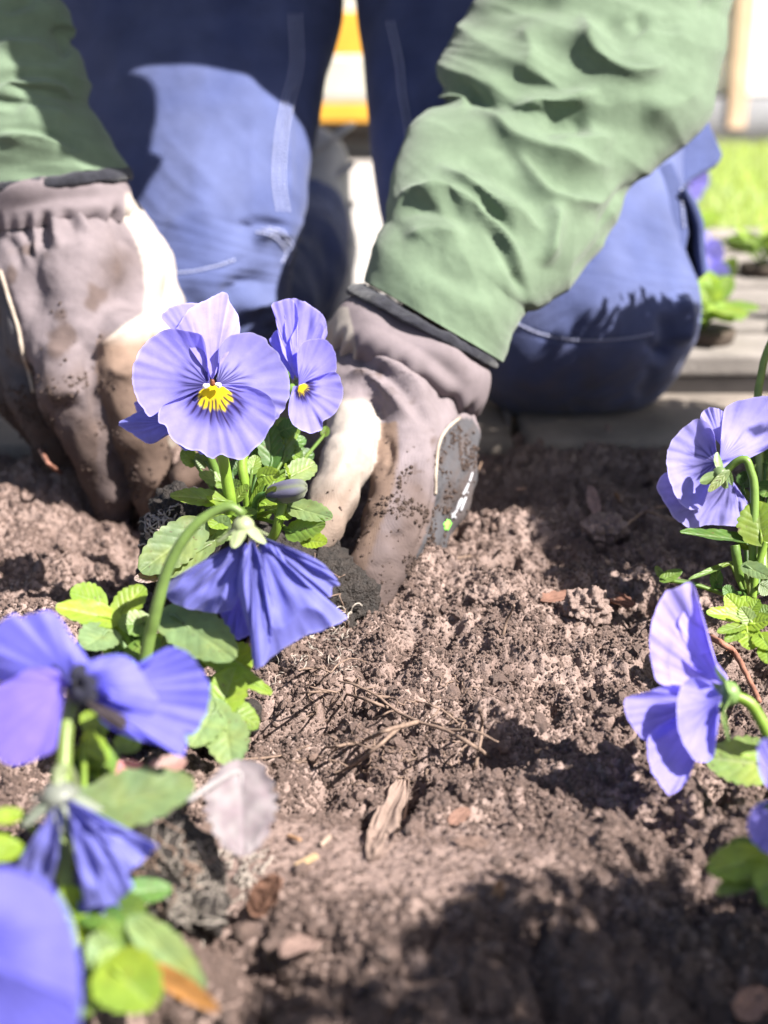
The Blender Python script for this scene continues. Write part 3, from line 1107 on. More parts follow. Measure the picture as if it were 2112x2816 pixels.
V = sculpt(V, n, [
    ([(1800, 770), (1760, 850), (1690, 940), (1640, 1000)], 26, -0.004), ([(1815, 850), (1830, 930), (1800, 1010)], 18, -0.010),
    ([(1860, 800), (1880, 870), (1865, 960)], 22, 0.009), ([(1770, 930), (1800, 960), (1850, 985)], 12, -0.007),
    ([(1412, 890), (1480, 922), (1560, 940), (1650, 942), (1780, 930)], 8, -0.0025), ([(1740, 700), (1650, 800), (1600, 900)], 60, 0.004),
    ([(1100, 100), (1105, 300), (1125, 420)], 16, 0.004), ([(1800, 1000), (1780, 1060), (1740, 1090)], 18, -0.006)])
Fl = tri_clean(F)
legR = add('trouser_leg', make_mesh('trouser_leg', V, Fl, M['trouser_leg'], True, leg_cols(V)), trousers)
br = bvh_of(V, Fl)
seam2 = [[(1412, 884), (1480, 915), (1560, 932), (1650, 935), (1740, 928), (1800, 915)]] + \
        [[(1066 + o, 60), (1090 + o, 170), (1098 + o, 255), (1115 + o, 356), (1122 + o, 460)] for o in (0, 15)]
s2 = stitches(br, seam2)
sv, sf = join([(sv, sf), s2])
st = add('stitching', make_mesh('stitching', sv, sf, M['stitch']), trousers)
tag(st, kind='stuff')


def slab_poly(pts, back, mat, name, parent, bev=0.004):
    """closed padded panel from pixel outline [(px,py,depth)], thickness back (m)"""
    W = np.array([P(*p) for p in pts])
    c = W.mean(0)
    nrm = np.zeros(3)
    for i in range(len(W)):
        nrm += np.cross(W[i] - c, W[(i + 1) % len(W)] - c)
    nrm /= np.linalg.norm(nrm)
    if nrm @ (c - CAMP) < 0:
        nrm = -nrm
    import bmesh
    bm = bmesh.new()
    k = len(W)
    fr = [bm.verts.new(p) for p in W]
    bk = [bm.verts.new(p + nrm * back) for p in W]
    bm.faces.new(fr)
    bm.faces.new(bk[::-1])
    for i in range(k):
        bm.faces.new((fr[(i + 1) % k], fr[i], bk[i], bk[(i + 1) % k]))
    bmesh.ops.recalc_face_normals(bm, faces=bm.faces)
    bmesh.ops.bevel(bm, geom=list(bm.edges), offset=bev, segments=3, affect='EDGES', profile=0.5)
    bmesh.ops.triangulate(bm, faces=bm.faces)
    me = bpy.data.meshes.new(name)
    bm.to_mesh(me)
    bm.free()
    me.polygons.foreach_set('use_smooth', np.ones(len(me.polygons), dtype=bool))
    me.materials.append(mat)
    return add(name, me, parent)


pk = slab_poly([(1776, 470, 1.005), (1850, 440, 1.01), (1876, 500, 1.01), (1886, 580, 1.005), (1896, 640, 1.005), (1886, 690, 1.0), (1900, 752, 1.0),
                (1866, 764, 0.998), (1790, 738, 0.995), (1780, 600, 1.0)], 0.006, M['trousers'], 'pocket_flap', trousers, 0.0025)
slab_poly([(1850, 490, 1.045), (1905, 530, 1.06), (1940, 610, 1.06), (1944, 690, 1.055), (1944, 738, 1.05), (1880, 778, 1.035), (1795, 748, 1.025),
           (1810, 600, 1.035)], 0.04, M['trousers'], 'pocket_bag', trousers, 0.005)
slab_poly([(1888, 510, 1.0), (1920, 560, 1.0), (1938, 610, 1.0), (1942, 700, 1.0), (1950, 745, 0.998), (1930, 760, 0.998), (1922, 690, 1.0), (1918, 620, 1.0), (1900, 570, 1.0), (1876, 520, 1.0)],
          0.055, M['trousers'], 'pocket_rim', trousers, 0.002)
slab_poly([(1900, 270, 1.08), (1950, 330, 1.07), (1990, 422, 1.055), (1975, 445, 1.05), (1905, 485, 1.045), (1868, 520, 1.04), (1850, 430, 1.05)],
          0.008, M['trousers'], 'pocket_top_flap', trousers, 0.003)
bp = bvh_of(*[np.array([v.co[:] for v in pk.data.vertices]), [tuple(p.vertices) for p in pk.data.polygons]])
ps = stitches(bp, [[(1796, 490), (1800, 600), (1806, 730)], [(1806, 730), (1865, 752)], [(1872, 520), (1878, 600), (1884, 640)]])
tag(add('pocket_stitching', make_mesh('pocket_stitching', *ps, M['stitch']), trousers), kind='stuff')

# ---- boot of the left leg in view
V, F = surface_nets([wbox((-0.086, 1.43, 0.09), (-0.082, 1.49, 0.14), 0.046, 0.042), wbox((-0.082, 1.49, 0.14), (-0.076, 1.50, 0.05), 0.042, 0.044),
                     wbox((-0.076, 1.50, 0.05), (-0.068, 1.46, -0.012), 0.044, 0.034)], 0.005, 0.01)
boot = add('boot', make_mesh('boot', V, F, M['boot']), person)
for i in range(4):
    z = 0.03 + i * 0.042
    t = np.linspace(0, 2 * np.pi, 26)
    pts = np.stack([-0.080 + 0.046 * np.cos(t), 1.478 + 0.046 * np.sin(t), z + 0.03 * np.cos(t)], 1)
    add('boot_strap', make_mesh('boot_strap', *tube(pts, 0.003, 8), M['boot']), boot)

# ---- gloves
def glove(name, fingers, vox, k, strokes, region, label):
    caps, ids = [], []
    for i, (nm, ch) in enumerate(fingers):
        c = chain(ch)
        caps += c
        ids += [i] * len(c)
    V, F = surface_nets(caps, vox, k)
    V = smooth_mesh(V, F, 2)
    n = vnormals(V, F)
    V = cloth_noise(V, n, ((45, 0.0035), (110, 0.0013), (300, 0.0006)))
    n = vnormals(V, F)
    V = sculpt(V, n, strokes)
    n = vnormals(V, F)
    D = np.stack([sdf_caps(V, [c]) for c in caps], 1)
    near = np.array(ids)[D.argmin(1)]
    x, y, d = proj(V)
    cols = region(V, n, x, y, near)
    return V, F, n, make_mesh(name, V, F, M['glove'], True, cols)


MAUVE = np.array([0.150, 0.124, 0.132])
LEATHER = np.array([0.34, 0.30, 0.265])
TAN = np.array([0.165, 0.113, 0.086])
DIRT = np.array([0.060, 0.041, 0.034])
PANEL = np.array([0.062, 0.06, 0.066])


def inpoly(x, y, poly):
    ins = np.zeros(len(x), bool)
    n = len(poly)
    j = n - 1
    for i in range(n):
        xi, yi = poly[i]
        xj, yj = poly[j]
        c = ((yi > y) != (yj > y)) & (x < (xj - xi) * (y - yi) / (yj - yi + 1e-9) + xi)
        ins ^= c
        j = i
    return ins


LH = 0.045
lf = [('back', [(300, 590, .83 + LH, 80), (345, 760, .825 + LH, 105), (345, 900, .81 + LH, 95)]),
      ('back', [(200, 590, .82 + LH, 95), (225, 760, .80 + LH, 120), (215, 920, .79 + LH, 105)]),
      ('back', [(90, 600, .825 + LH, 100), (100, 780, .81 + LH, 120), (110, 920, .80 + LH, 100)]),
      ('back', [(-10, 620, .84 + LH, 95), (-20, 780, .835 + LH, 105), (0, 900, .83 + LH, 85)]),
      ('side', [(335, 600, .86 + LH, 60), (400, 720, .86 + LH, 72), (430, 830, .85 + LH, 72), (420, 920, .83 + LH, 66)]),
      ('middle', [(165, 930, .79 + LH, 92), (195, 1080, .775 + LH, 88), (262, 1220, .785 + LH, 78), (305, 1340, .80 + LH, 66), (318, 1430, .815 + LH, 52)]),
      ('index', [(335, 930, .79 + LH, 84), (345, 1060, .775 + LH, 72), (385, 1190, .775 + LH, 66), (415, 1300, .785 + LH, 58), (425, 1400, .80 + LH, 48)]),
      ('ring', [(60, 930, .815 + LH, 80), (85, 1080, .81 + LH, 68), (150, 1230, .82 + LH, 58), (190, 1330, .835 + LH, 48)]),
      ('pinky', [(-15, 920, .835 + LH, 76), (10, 1030, .835 + LH, 66), (80, 1140, .84 + LH, 54), (130, 1220, .85 + LH, 44)]),
      ('thumb', [(425, 850, .845 + LH, 66), (490, 1010, .82 + LH, 62), (560, 1170, .79 + LH, 54), (545, 1270, .77 + LH, 46), (500, 1310, .765 + LH, 40)])]
lstrokes = [
    ([(-20, 640), (40, 612), (150, 572), (240, 560), (340, 555)], 20, -0.010),
    ([(0, 640), (40, 680), (60, 760)], 13, -0.006), ([(60, 610), (80, 660), (90, 720)], 12, -0.006), ([(115, 595), (130, 640), (120, 700)], 11, -0.006),
    ([(180, 575), (190, 610), (215, 650)], 11, -0.005), ([(235, 565), (250, 600), (285, 630)], 10, -0.005),
    ([(95, 600), (100, 660), (105, 720)], 11, 0.005), ([(150, 580), (155, 630), (165, 690)], 12, 0.005), ([(212, 572), (228, 612), (255, 650)], 10, 0.004),
    ([(225, 935), (245, 1010), (262, 1130), (290, 1220)], 13, -0.008), ([(300, 640), (380, 700), (400, 800)], 9, -0.004),
    ([(262, 970), (330, 920), (395, 870)], 10, 0.005), ([(110, 950), (180, 975), (225, 940)], 22, 0.004),
    ([(0, 745), (25, 820), (50, 900), (64, 970)], 10, -0.004), ([(130, 1090), (190, 1075), (240, 1095)], 14, 0.004),
    ([(140, 1130), (200, 1120), (250, 1140)], 12, -0.004), ([(290, 1010), (340, 1030), (390, 1010)], 12, 0.004)]


def lregion(V, n, x, y, near):
    c = np.tile(MAUVE, (len(V), 1))
    wob = 14 * perlin(V * 60)
    bx = np.interp(y, [540, 570, 640, 720, 800, 860, 900, 950], [345, 312, 365, 392, 400, 395, 330, 268])
    t = sstep(-6, 6, x + wob * 0.3 - bx)
    c = mixv(c, LEATHER, t * (y < 1000))
    c = mixv(c, TAN * 1.15, ((near == 6) | (near == 9)) * sstep(900, 960, y) * 1.0 * sstep(250, 275, x))
    left = np.interp(y, [700, 800, 900, 970, 1100, 1250], [-20, 15, 50, 64, 100, 160])
    c = mixv(c, PANEL * 1.2, ((x < left) & ((near == 7) | (near == 8) | (near == 3) | (near == 2))) * 0.9)
    dn = perlin(V * 28) + 0.6 * perlin(V * 75)
    dirt = np.clip(sstep(900, 1230, y + 190 * dn), 0, 1) * 0.92
    dirt = np.maximum(dirt, 0.75 * sstep(0.16, 0.34, dn) * sstep(620, 700, y) * (x < 395))
    dirt = np.maximum(dirt, 0.7 * np.exp(-(((x - 330) / 60) ** 2 + ((y - 730) / 70) ** 2) + 1.2 * dn))
    dirt = np.where(t > 0.5, dirt * sstep(760, 1000, y) * 0.8, dirt)
    c = mixv(c, DIRT * (1 + 0.5 * dn[:, None]), np.clip(dirt, 0, 1))
    return c


V, F, n, me = glove('glove', lf, 0.0022, 0.0045, lstrokes, lregion, '')
def caked(V, n, F, cols, x0, x1, y0, y1, cnt, seed, parent):
    """soil grains stuck on the dirty parts of the glove"""
    rr = np.random.default_rng(seed)
    x, y, d = proj(V)
    dark = np.clip((0.16 - cols.mean(1)) / 0.1, 0, 1)
    wgt = dark ** 1.5 * (x > x0) * (x < x1) * sstep(y0, y1, y + 140 * perlin(V * 40)) * (0.03 + sstep(0.08, 0.3, perlin(V * 55 + 3)))
    i = rr.choice(len(V), size=cnt, p=wgt / wgt.sum())
    jit = rr.normal(size=(cnt, 3)) * 0.0011
    sz = 0.0003 + 0.0009 * rr.random(cnt) ** 3
    scatter('caked_soil', V[i] + jit - n[i] * (jit * n[i]).sum(1)[:, None] + n[i] * (sz * 0.3)[:, None], sz, parent)


def mesh_cols(me_):
    c_ = np.empty(len(me_.vertices) * 4, np.float32)
    me_.color_attributes['Col'].data.foreach_get('color', c_)
    return c_.reshape(-1, 4)[:, :3]


gl = add('glove', me, person, label='dirty mauve glove with white leather edge, fingers pushed into the dug hole')
caked(V, n, F, mesh_cols(me), -50, 520, 760, 1300, 5200, 1, gl)
blg = bvh_of(V, F)
pp = ray_surface(blg, crom([(2, 745), (25, 820), (50, 900), (64, 970), (78, 1010), (92, 1080)], 40), 0.0006)
add('piping', make_mesh('piping', *tube(pp, 0.0013, 8), M['piping']), gl)


def cuff(rings, gathers, nu, nv, mat, cols, parent, name, ng=26, amp=0.0022):
    V, F, n = limb(rings, nu, nv)
    th = np.tile(np.arange(nu) / nu * 2 * np.pi, nv)
    vv = np.repeat(np.linspace(0, 1, nv), nu)
    V = V + n * (amp * 1.6 * sstep(0.55, 1.0, vv) * np.sin(th * ng + 3 * np.sin(th * 3)) * (0.6 + 0.4 * np.sin(th * 7)))[:, None]
    V = cloth_noise(V, n, ((22, 0.004),))
    n = vnormals(V, F)
    V = sculpt(V, n, gathers)
    x, y, d = proj(V)
    return V, F, add(name, make_mesh(name, V, F, mat, True, cols(V, x, y)), parent)


def lcuffcol(V, x, y):
    c = np.tile(MAUVE * 0.98, (len(V), 1))
    return mixv(c, LEATHER, sstep(338, 352, x) * sstep(520, 545, y))


cuff([(-95, 505, 325, 472, .875, .7), (-108, 530, 352, 500, .873, .78), (-105, 575, 362, 545, .872, .8), (-95, 610, 366, 575, .873, .78), (-85, 640, 350, 600, .873, .75)],
     [([(-40, 590), (60, 566), (160, 545), (260, 538), (345, 545)], 20, -0.007), ([(-40, 545), (60, 520), (180, 502), (310, 505)], 26, 0.004)],
     220, 60, M['cuff'], lcuffcol, gl, 'glove_cuff')
V, F, n = limb([(-118, 512, 342, 455, .876, .80), (-126, 518, 354, 460, .876, .84), (-126, 530, 362, 474, .876, .85), (-122, 540, 362, 490, .876, .84), (-110, 540, 348, 494, .875, .78)], 160, 24)
V = cloth_noise(V, n, ((60, 0.003), (250, 0.001)))
add('glove_rim', make_mesh('glove_rim', V, F, M['rim']), gl)

rf = [('back', [(985, 930, .80, 80), (1010, 1040, .785, 95), (1030, 1130, .765, 90)]),
      ('back', [(1060, 950, .80, 88), (1090, 1060, .775, 100), (1115, 1160, .755, 92)]),
      ('back', [(1140, 1000, .805, 85), (1165, 1090, .78, 92), (1175, 1180, .765, 85)]),
      ('back', [(1215, 1070, .81, 70), (1235, 1150, .795, 70), (1245, 1210, .785, 66)]),
      ('thumb', [(945, 930, .81, 62), (945, 1080, .78, 70), (975, 1170, .748, 74), (955, 1260, .728, 70), (912, 1370, .708, 66), (884, 1445, .695, 54), (874, 1475, .692, 44)]),
      ('index', [(1100, 1180, .752, 66), (1094, 1300, .732, 64), (1062, 1430, .712, 65), (1015, 1570, .697, 56), (998, 1670, .69, 42)]),
      ('middle', [(1140, 1200, .752, 78), (1140, 1330, .733, 78), (1100, 1470, .713, 73), (1045, 1590, .705, 56), (1020, 1680, .70, 44)]),
      ('ring', [(1200, 1210, .765, 66), (1195, 1340, .75, 66), (1155, 1470, .737, 60), (1105, 1570, .727, 50), (1070, 1650, .72, 40)]),
      ('pinky', [(1255, 1190, .785, 56), (1258, 1290, .775, 55), (1232, 1400, .765, 52), (1180, 1490, .757, 46), (1125, 1570, .75, 40), (1090, 1630, .745, 34)])]
rstrokes = [
    ([(905, 955), (970, 900), (1090, 935), (1185, 1003), (1278, 1135)], 16, -0.008),
    ([(930, 1010), (1010, 1005), (1090, 1060), (1150, 1130), (1185, 1200)], 14, -0.006), ([(930, 1045), (1010, 1040), (1075, 1085), (1130, 1160)], 16, 0.006),
    ([(990, 1000), (1060, 1000), (1140, 1060), (1180, 1120)], 14, 0.005),
    ([(1060, 1185), (1070, 1260), (1045, 1330)], 14, -0.006), ([(1190, 1180), (1205, 1260), (1196, 1380), (1160, 1490), (1120, 1570)], 10, -0.006),
    ([(980, 1090), (1030, 1110), (1055, 1170)], 10, -0.006), ([(1000, 920), (1020, 960)], 9, -0.005), ([(1045, 925), (1065, 970)], 9, -0.005), ([(1100, 950), (1118, 1000)], 9, -0.005),
    ([(1022, 920), (1042, 970)], 9, 0.004), ([(1072, 935), (1090, 985)], 9, 0.004), ([(1160, 995), (1170, 1040)], 10, -0.005), ([(1220, 1060), (1215, 1110)], 10, -0.005),
    ([(1060, 1480), (1110, 1470), (1150, 1440)], 12, -0.004), ([(1010, 1560), (1060, 1555), (1090, 1540)], 10, -0.003)]
PAN = [(1256, 1150), (1226, 1178), (1206, 1220), (1200, 1290), (1198, 1380), (1180, 1440), (1150, 1520), (1110, 1600), (1180, 1580), (1260, 1480), (1330, 1360),
       (1335, 1220), (1300, 1150)]


def rregion(V, n, x, y, near):
    c = np.tile(MAUVE * 1.05, (len(V), 1))
    c = mixv(c, LEATHER * 0.9, (near == 4) * sstep(1085, 1115, y + 8 * perlin(V * 80)) * 1.0)
    c = mixv(c, LEATHER * 0.85, sstep(0, 12, np.interp(y, [840, 900, 940, 1000], [975, 960, 930, 915]) - x) * (y < 1060))
    c = mixv(c, TAN, (near == 5) * sstep(6, -6, x - np.interp(y, [1170, 1250, 1350, 1450, 1560, 1650], [1092, 1096, 1080, 1045, 1008, 985])))
    c = mixv(c, PANEL, inpoly(x, y, PAN) * 1.0)
    dn = perlin(V * 30) + 0.6 * perlin(V * 85)
    sp = perlin(V * 260)
    dirt = sstep(1210, 1500, y + 190 * dn) * 0.8
    dirt = np.maximum(dirt, 0.8 * sstep(0.22, 0.36, sp + 0.25 * dn) * sstep(1180, 1320, y))
    band = np.minimum(polydist(x, y, [(930, 1015), (1010, 1010), (1090, 1062), (1150, 1130), (1185, 1210)])[0], 99)
    dirt = np.maximum(dirt, 0.75 * np.exp(-(band / 22) ** 2) * sstep(-0.2, 0.25, dn + 0.5 * sp))
    streak = perlin(np.stack([x * 0.02 + y * 0.012, y * 0.003 - x * 0.003], 1) * 1.6)
    dirt = np.where(near == 4, np.maximum(dirt * 0.8, 0.8 * sstep(1180, 1420, y + 160 * streak)) * sstep(1120, 1250, y), dirt)
    dirt = np.where(inpoly(x, y, PAN), 0.55 * sstep(-0.1, 0.4, streak + 0.5 * dn), dirt)
    tone = np.where((near == 4)[:, None], TAN * 0.75, DIRT * 1.1)
    return mixv(c, tone * (1 + 0.4 * dn[:, None]), np.clip(dirt, 0, 1))


V, F, n, me = glove('glove', rf, 0.0020, 0.004, rstrokes, rregion, '')
gr = add('glove', me, person, label='mauve glove with white thumb and dark knuckle panel pressing beside the root ball')
caked(V, n, F, mesh_cols(me), 850, 1330, 1000, 1550, 4200, 2, gr)
brg = bvh_of(V, F)
pp = ray_surface(brg, crom([(1262, 1150), (1226, 1182), (1205, 1225), (1198, 1290), (1196, 1360)], 36), 0.0004)
add('piping', make_mesh('piping', *tube(pp, 0.0010, 8), M['piping']), gr)
# worn print on the dark panel: slanting white letters and a green lozenge
def decal(pix, nm, mat, rr):
    q = ray_surface(brg, crom(pix, 14), 0.0003)
    return tube(q, rr, 6) if len(q) > 3 else None
let = [[(1240, 1425), (1256, 1402)], [(1240, 1413), (1252, 1424)], [(1254, 1402), (1262, 1390), (1270, 1372), (1262, 1380), (1254, 1402)],
       [(1266, 1405), (1280, 1368)], [(1272, 1362), (1288, 1330), (1280, 1350), (1286, 1356)], [(1290, 1325), (1298, 1300)]]
dl = [decal(p_, 'l', None, 0.0007) for p_ in let]
dl = [d_ for d_ in dl if d_ is not None]
if dl:
    add('lettering', make_mesh('lettering', *join(dl), M['label_white']), gr)
gd = [decal(p_, 'g', None, 0.0010) for p_ in ([(1222, 1455), (1234, 1430)], [(1227, 1457), (1238, 1436)], [(1220, 1446), (1230, 1430)])]
gd = [d_ for d_ in gd if d_ is not None]
if gd:
    add('green_mark', make_mesh('green_mark', *join(gd), M['label_green']), gr)


def rcuffcol(V, x, y):
    c = np.tile(MAUVE * 1.02, (len(V), 1))
    return mixv(c, LEATHER * 0.9, sstep(0, 10, np.interp(y, [760, 820, 900, 960], [1010, 955, 975, 985]) - x) * sstep(838, 850, y))


cuff([(985, 800, 1340, 995, .797, .74), (944, 832, 1352, 1040, .793, .85), (920, 870, 1338, 1100, .793, .85), (908, 905, 1315, 1135, .795, .82), (905, 945, 1285, 1150, .80, .75)],
     [([(940, 890), (1020, 885), (1110, 922), (1200, 985), (1270, 1060), (1300, 1120)], 24, -0.007), ([(965, 835), (1080, 850), (1200, 930), (1300, 1020)], 26, 0.005)],
     240, 70, M['cuff'], rcuffcol, gr, 'glove_cuff', 22, 0.002)
V, F, n = limb([(1006, 780, 1360, 992, .797, .80), (990, 782, 1370, 990, .796, .85), (966, 792, 1371, 1004, .796, .87), (958, 804, 1362, 1016, .796, .86), (982, 806, 1345, 1005, .797, .78)], 160, 24)
V = cloth_noise(V, n, ((60, 0.003), (250, 0.001)))
add('glove_rim', make_mesh('glove_rim', V, F, M['rim']), gr)

# ================================================================== PLANTS
LAV = np.array([0.265, 0.235, 0.70])
PALE = np.array([0.37, 0.335, 0.80])
LIGHT = np.array([0.37, 0.315, 0.78])
DEEP = np.array([0.150, 0.142, 0.60])
WILT = np.array([0.155, 0.158, 0.48])
NAVY = np.array([0.014, 0.010, 0.11])
YEL = np.array([0.90, 0.66, 0.015])
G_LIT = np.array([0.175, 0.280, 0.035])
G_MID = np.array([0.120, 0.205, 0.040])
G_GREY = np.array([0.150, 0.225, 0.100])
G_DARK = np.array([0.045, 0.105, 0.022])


def zoom(x0, y0, f):
    return lambda x, y: (x0 + f * x, y0 + f * y)


Z5 = zoom(300, 750, 700 / 1659)
Z6 = zoom(0, 1300, 1000 / 1659)
ZB = zoom(0, 1900, 900 / 1659)
ZR1 = zoom(1600, 1050, 512 / 1618)
ZR2 = zoom(1600, 1550, 512 / 1133)
ZI = zoom(0, 0, 1)


def petal(parent, Z, base, out, d0, tx=0.0, ty=0.0, cup=0.0, ruf=0.002, col=LAV, vein=0.5, vlen=0.6, eye=0.0, na=130, nv=54, seed=0,
          pleat=0.0, npl=5, edge=0.25, bend=0.0):
    """one petal: fan from its base to a traced outline with its own depth slope, cup and frill"""
    bx, by = Z(*base)
    O = crom(np.array([Z(*p) for p in out], float), na)
    r_ = np.random.default_rng(seed + 100)
    a = np.linspace(0, 1, na)
    nz = perlin(np.stack([a * 22 + seed * 3.7, np.full(na, seed * 1.3)], 1))
    nz2 = perlin(np.stack([a * 6 + seed * 2.1, np.full(na, seed * 0.7 + 5)], 1))
    dO = d0 + tx * (O[:, 0] - bx) / 100 + ty * (O[:, 1] - by) / 100
    W = np.array([P(x, y, d) for (x, y), d in zip(O, dO)])
    B = P(bx, by, d0)
    W = B + (W - B) * (1 + 0.030 * nz + 0.012 * perlin(np.stack([a * 60 + seed, np.full(na, 2.2)], 1)))[:, None]
    v = np.linspace(0.0, 1, nv) ** 0.85
    vd = (B - CAMP) / np.linalg.norm(B - CAMP)
    Vv = B + (W - B)[None] * v[:, None, None]
    off = (cup * np.sin(np.pi * v))[:, None] + (bend * v ** 2)[:, None]
    off = off + ruf * (v[:, None] ** 2.5) * (nz2 * 1.6 + 0.5 * nz)[None, :]
    ph = seed * 1.7
    if pleat:
        Am, Vm = np.meshgrid(a, v)
        q1 = np.abs(perlin(np.stack([Am.ravel() * npl * 2.1 + ph, Vm.ravel() * 1.3 + seed], 1))).reshape(nv, na)
        q2 = perlin(np.stack([Am.ravel() * npl * 5 + ph, Vm.ravel() * 3.5 + seed], 1)).reshape(nv, na)
        off = off + pleat * (4.2 * (q1 - 0.2) + 1.3 * q2) * np.sin(np.pi * np.clip(v * 0.6, 0, 1))[:, None]
    fine = perlin(np.stack([(np.tile(a, nv)) * 40 + seed, np.repeat(v, na) * 3], 1)).reshape(nv, na)
    off = off + (0.0006 if pleat else 0.00018) * fine * v[:, None]
    Vv = Vv + off[..., None] * vd
    AA = np.tile(a, (nv, 1))
    VV = np.tile(v[:, None], (1, na))
    C = np.tile(col, (nv, na, 1)).astype(float)
    lum = 1 + (0.30 if pleat else 0.10) * perlin(np.stack([AA.ravel() * 26 + seed, VV.ravel() * 2.0], 1)).reshape(nv, na)
    C = C * lum[..., None]
    deep = sstep(0.75, 0.1, VV) * 0.45 * min(1, vein * 1.6)
    C = C * (1 - deep[..., None]) + (col * 0.55)[None, None] * deep[..., None]
    rim = sstep(0.965, 1.0, VV) * edge
    C = C * (1 - rim[..., None]) + np.array([0.75, 0.7, 0.95]) * rim[..., None]
    if vein > 0:
        nvn = max(5, int(9 + 8 * r_.random()))
        span = np.linalg.norm(np.diff(W, axis=0), axis=1).sum()
        ink = np.zeros((nv, na))
        for q in range(nvn):
            a0 = (q + 0.5 + 0.5 * (r_.random() - 0.5)) / nvn
            ln = vlen * (0.65 + 0.5 * r_.random()) * (0.55 + 0.45 * math.sin(math.pi * a0))
            aw = a0 + (0.5 - a0) * 0.25 * (1 - VV) + 0.012 * np.sin(VV * 9 + q)
            for br, s0 in ((0.0, 0.0), (0.05, 0.45), (-0.05, 0.5)):
                pth = aw + br / max(nvn / 9, 1) * np.maximum(VV - s0 * ln, 0) * 2.2
                wd = 0.00048 / (span * np.maximum(VV, 0.08))
                i_ = np.exp(-((AA - pth) / wd) ** 2) * sstep(ln, ln * 0.55, VV) * (VV > s0 * ln)
                ink = np.maximum(ink, i_ * (1.0 if br == 0 else 0.7))
        ink = np.clip(ink * vein * 1.15, 0, 1)[..., None]
        C = C * (1 - ink) + NAVY * ink
    if eye > 0:
        win = sstep(0.10, 0.30, AA) * sstep(0.90, 0.70, AA)
        nn_ = perlin(np.stack([AA.ravel() * 34 + seed, VV.ravel() * 2], 1)).reshape(nv, na)
        bl = (win * sstep(eye * 0.7, eye * 1.05, VV) * sstep(eye * 2.0, eye * 1.05, VV + 0.16 * nn_))[..., None] * 0.72
        C = C * (1 - bl) + (NAVY * 1.5 + col * 0.12) * bl
        ye = (sstep(0.03, -0.03, VV - eye * (0.35 + 0.65 * win) - 0.09 * nn_) * sstep(0.02, 0.12, AA) * sstep(0.98, 0.88, AA))[..., None]
        C = C * (1 - ye) + YEL * ye
        ray = np.zeros((nv, na))
        for q in range(13):
            a0 = 0.14 + 0.72 * (q + 0.5) / 13
            rw = 0.0006 / (span * np.maximum(VV, 0.1))
            l0 = eye * (0.45 + 0.25 * r_.random())
            l1 = eye * (1.5 + 0.5 * r_.random())
            ray = np.maximum(ray, np.exp(-((AA - a0 - 0.01 * np.sin(VV * 12 + q)) / rw) ** 2) * sstep(l0, l0 + 0.06, VV) * sstep(l1, l1 * 0.7, VV))
        ray = np.clip(ray, 0, 1)[..., None] * 0.95
        C = C * (1 - ray) + np.array([0.02, 0.008, 0.05]) * ray
    Vf = Vv.reshape(-1, 3)
    return add('petal', make_mesh('petal', Vf, grid_faces(na, nv), M['petal'], True, C.reshape(-1, 3)), parent)


def stem(parent, pts, r0, r1=None, col=G_LIT, name='stem', n=40):
    W = [P(*p) for p in pts]
    r1 = r0 if r1 is None else r1
    V, F = tube(W, np.linspace(r0, r1, len(W)), 9, n)
    V = V + 0.00012 * perlin(V * 900)[:, None]
    return add(name, make_mesh(name, V, F, M['stem'], True, np.tile(col, (len(V), 1)) * (1 + 0.25 * perlin(V * 120))[:, None]), parent)


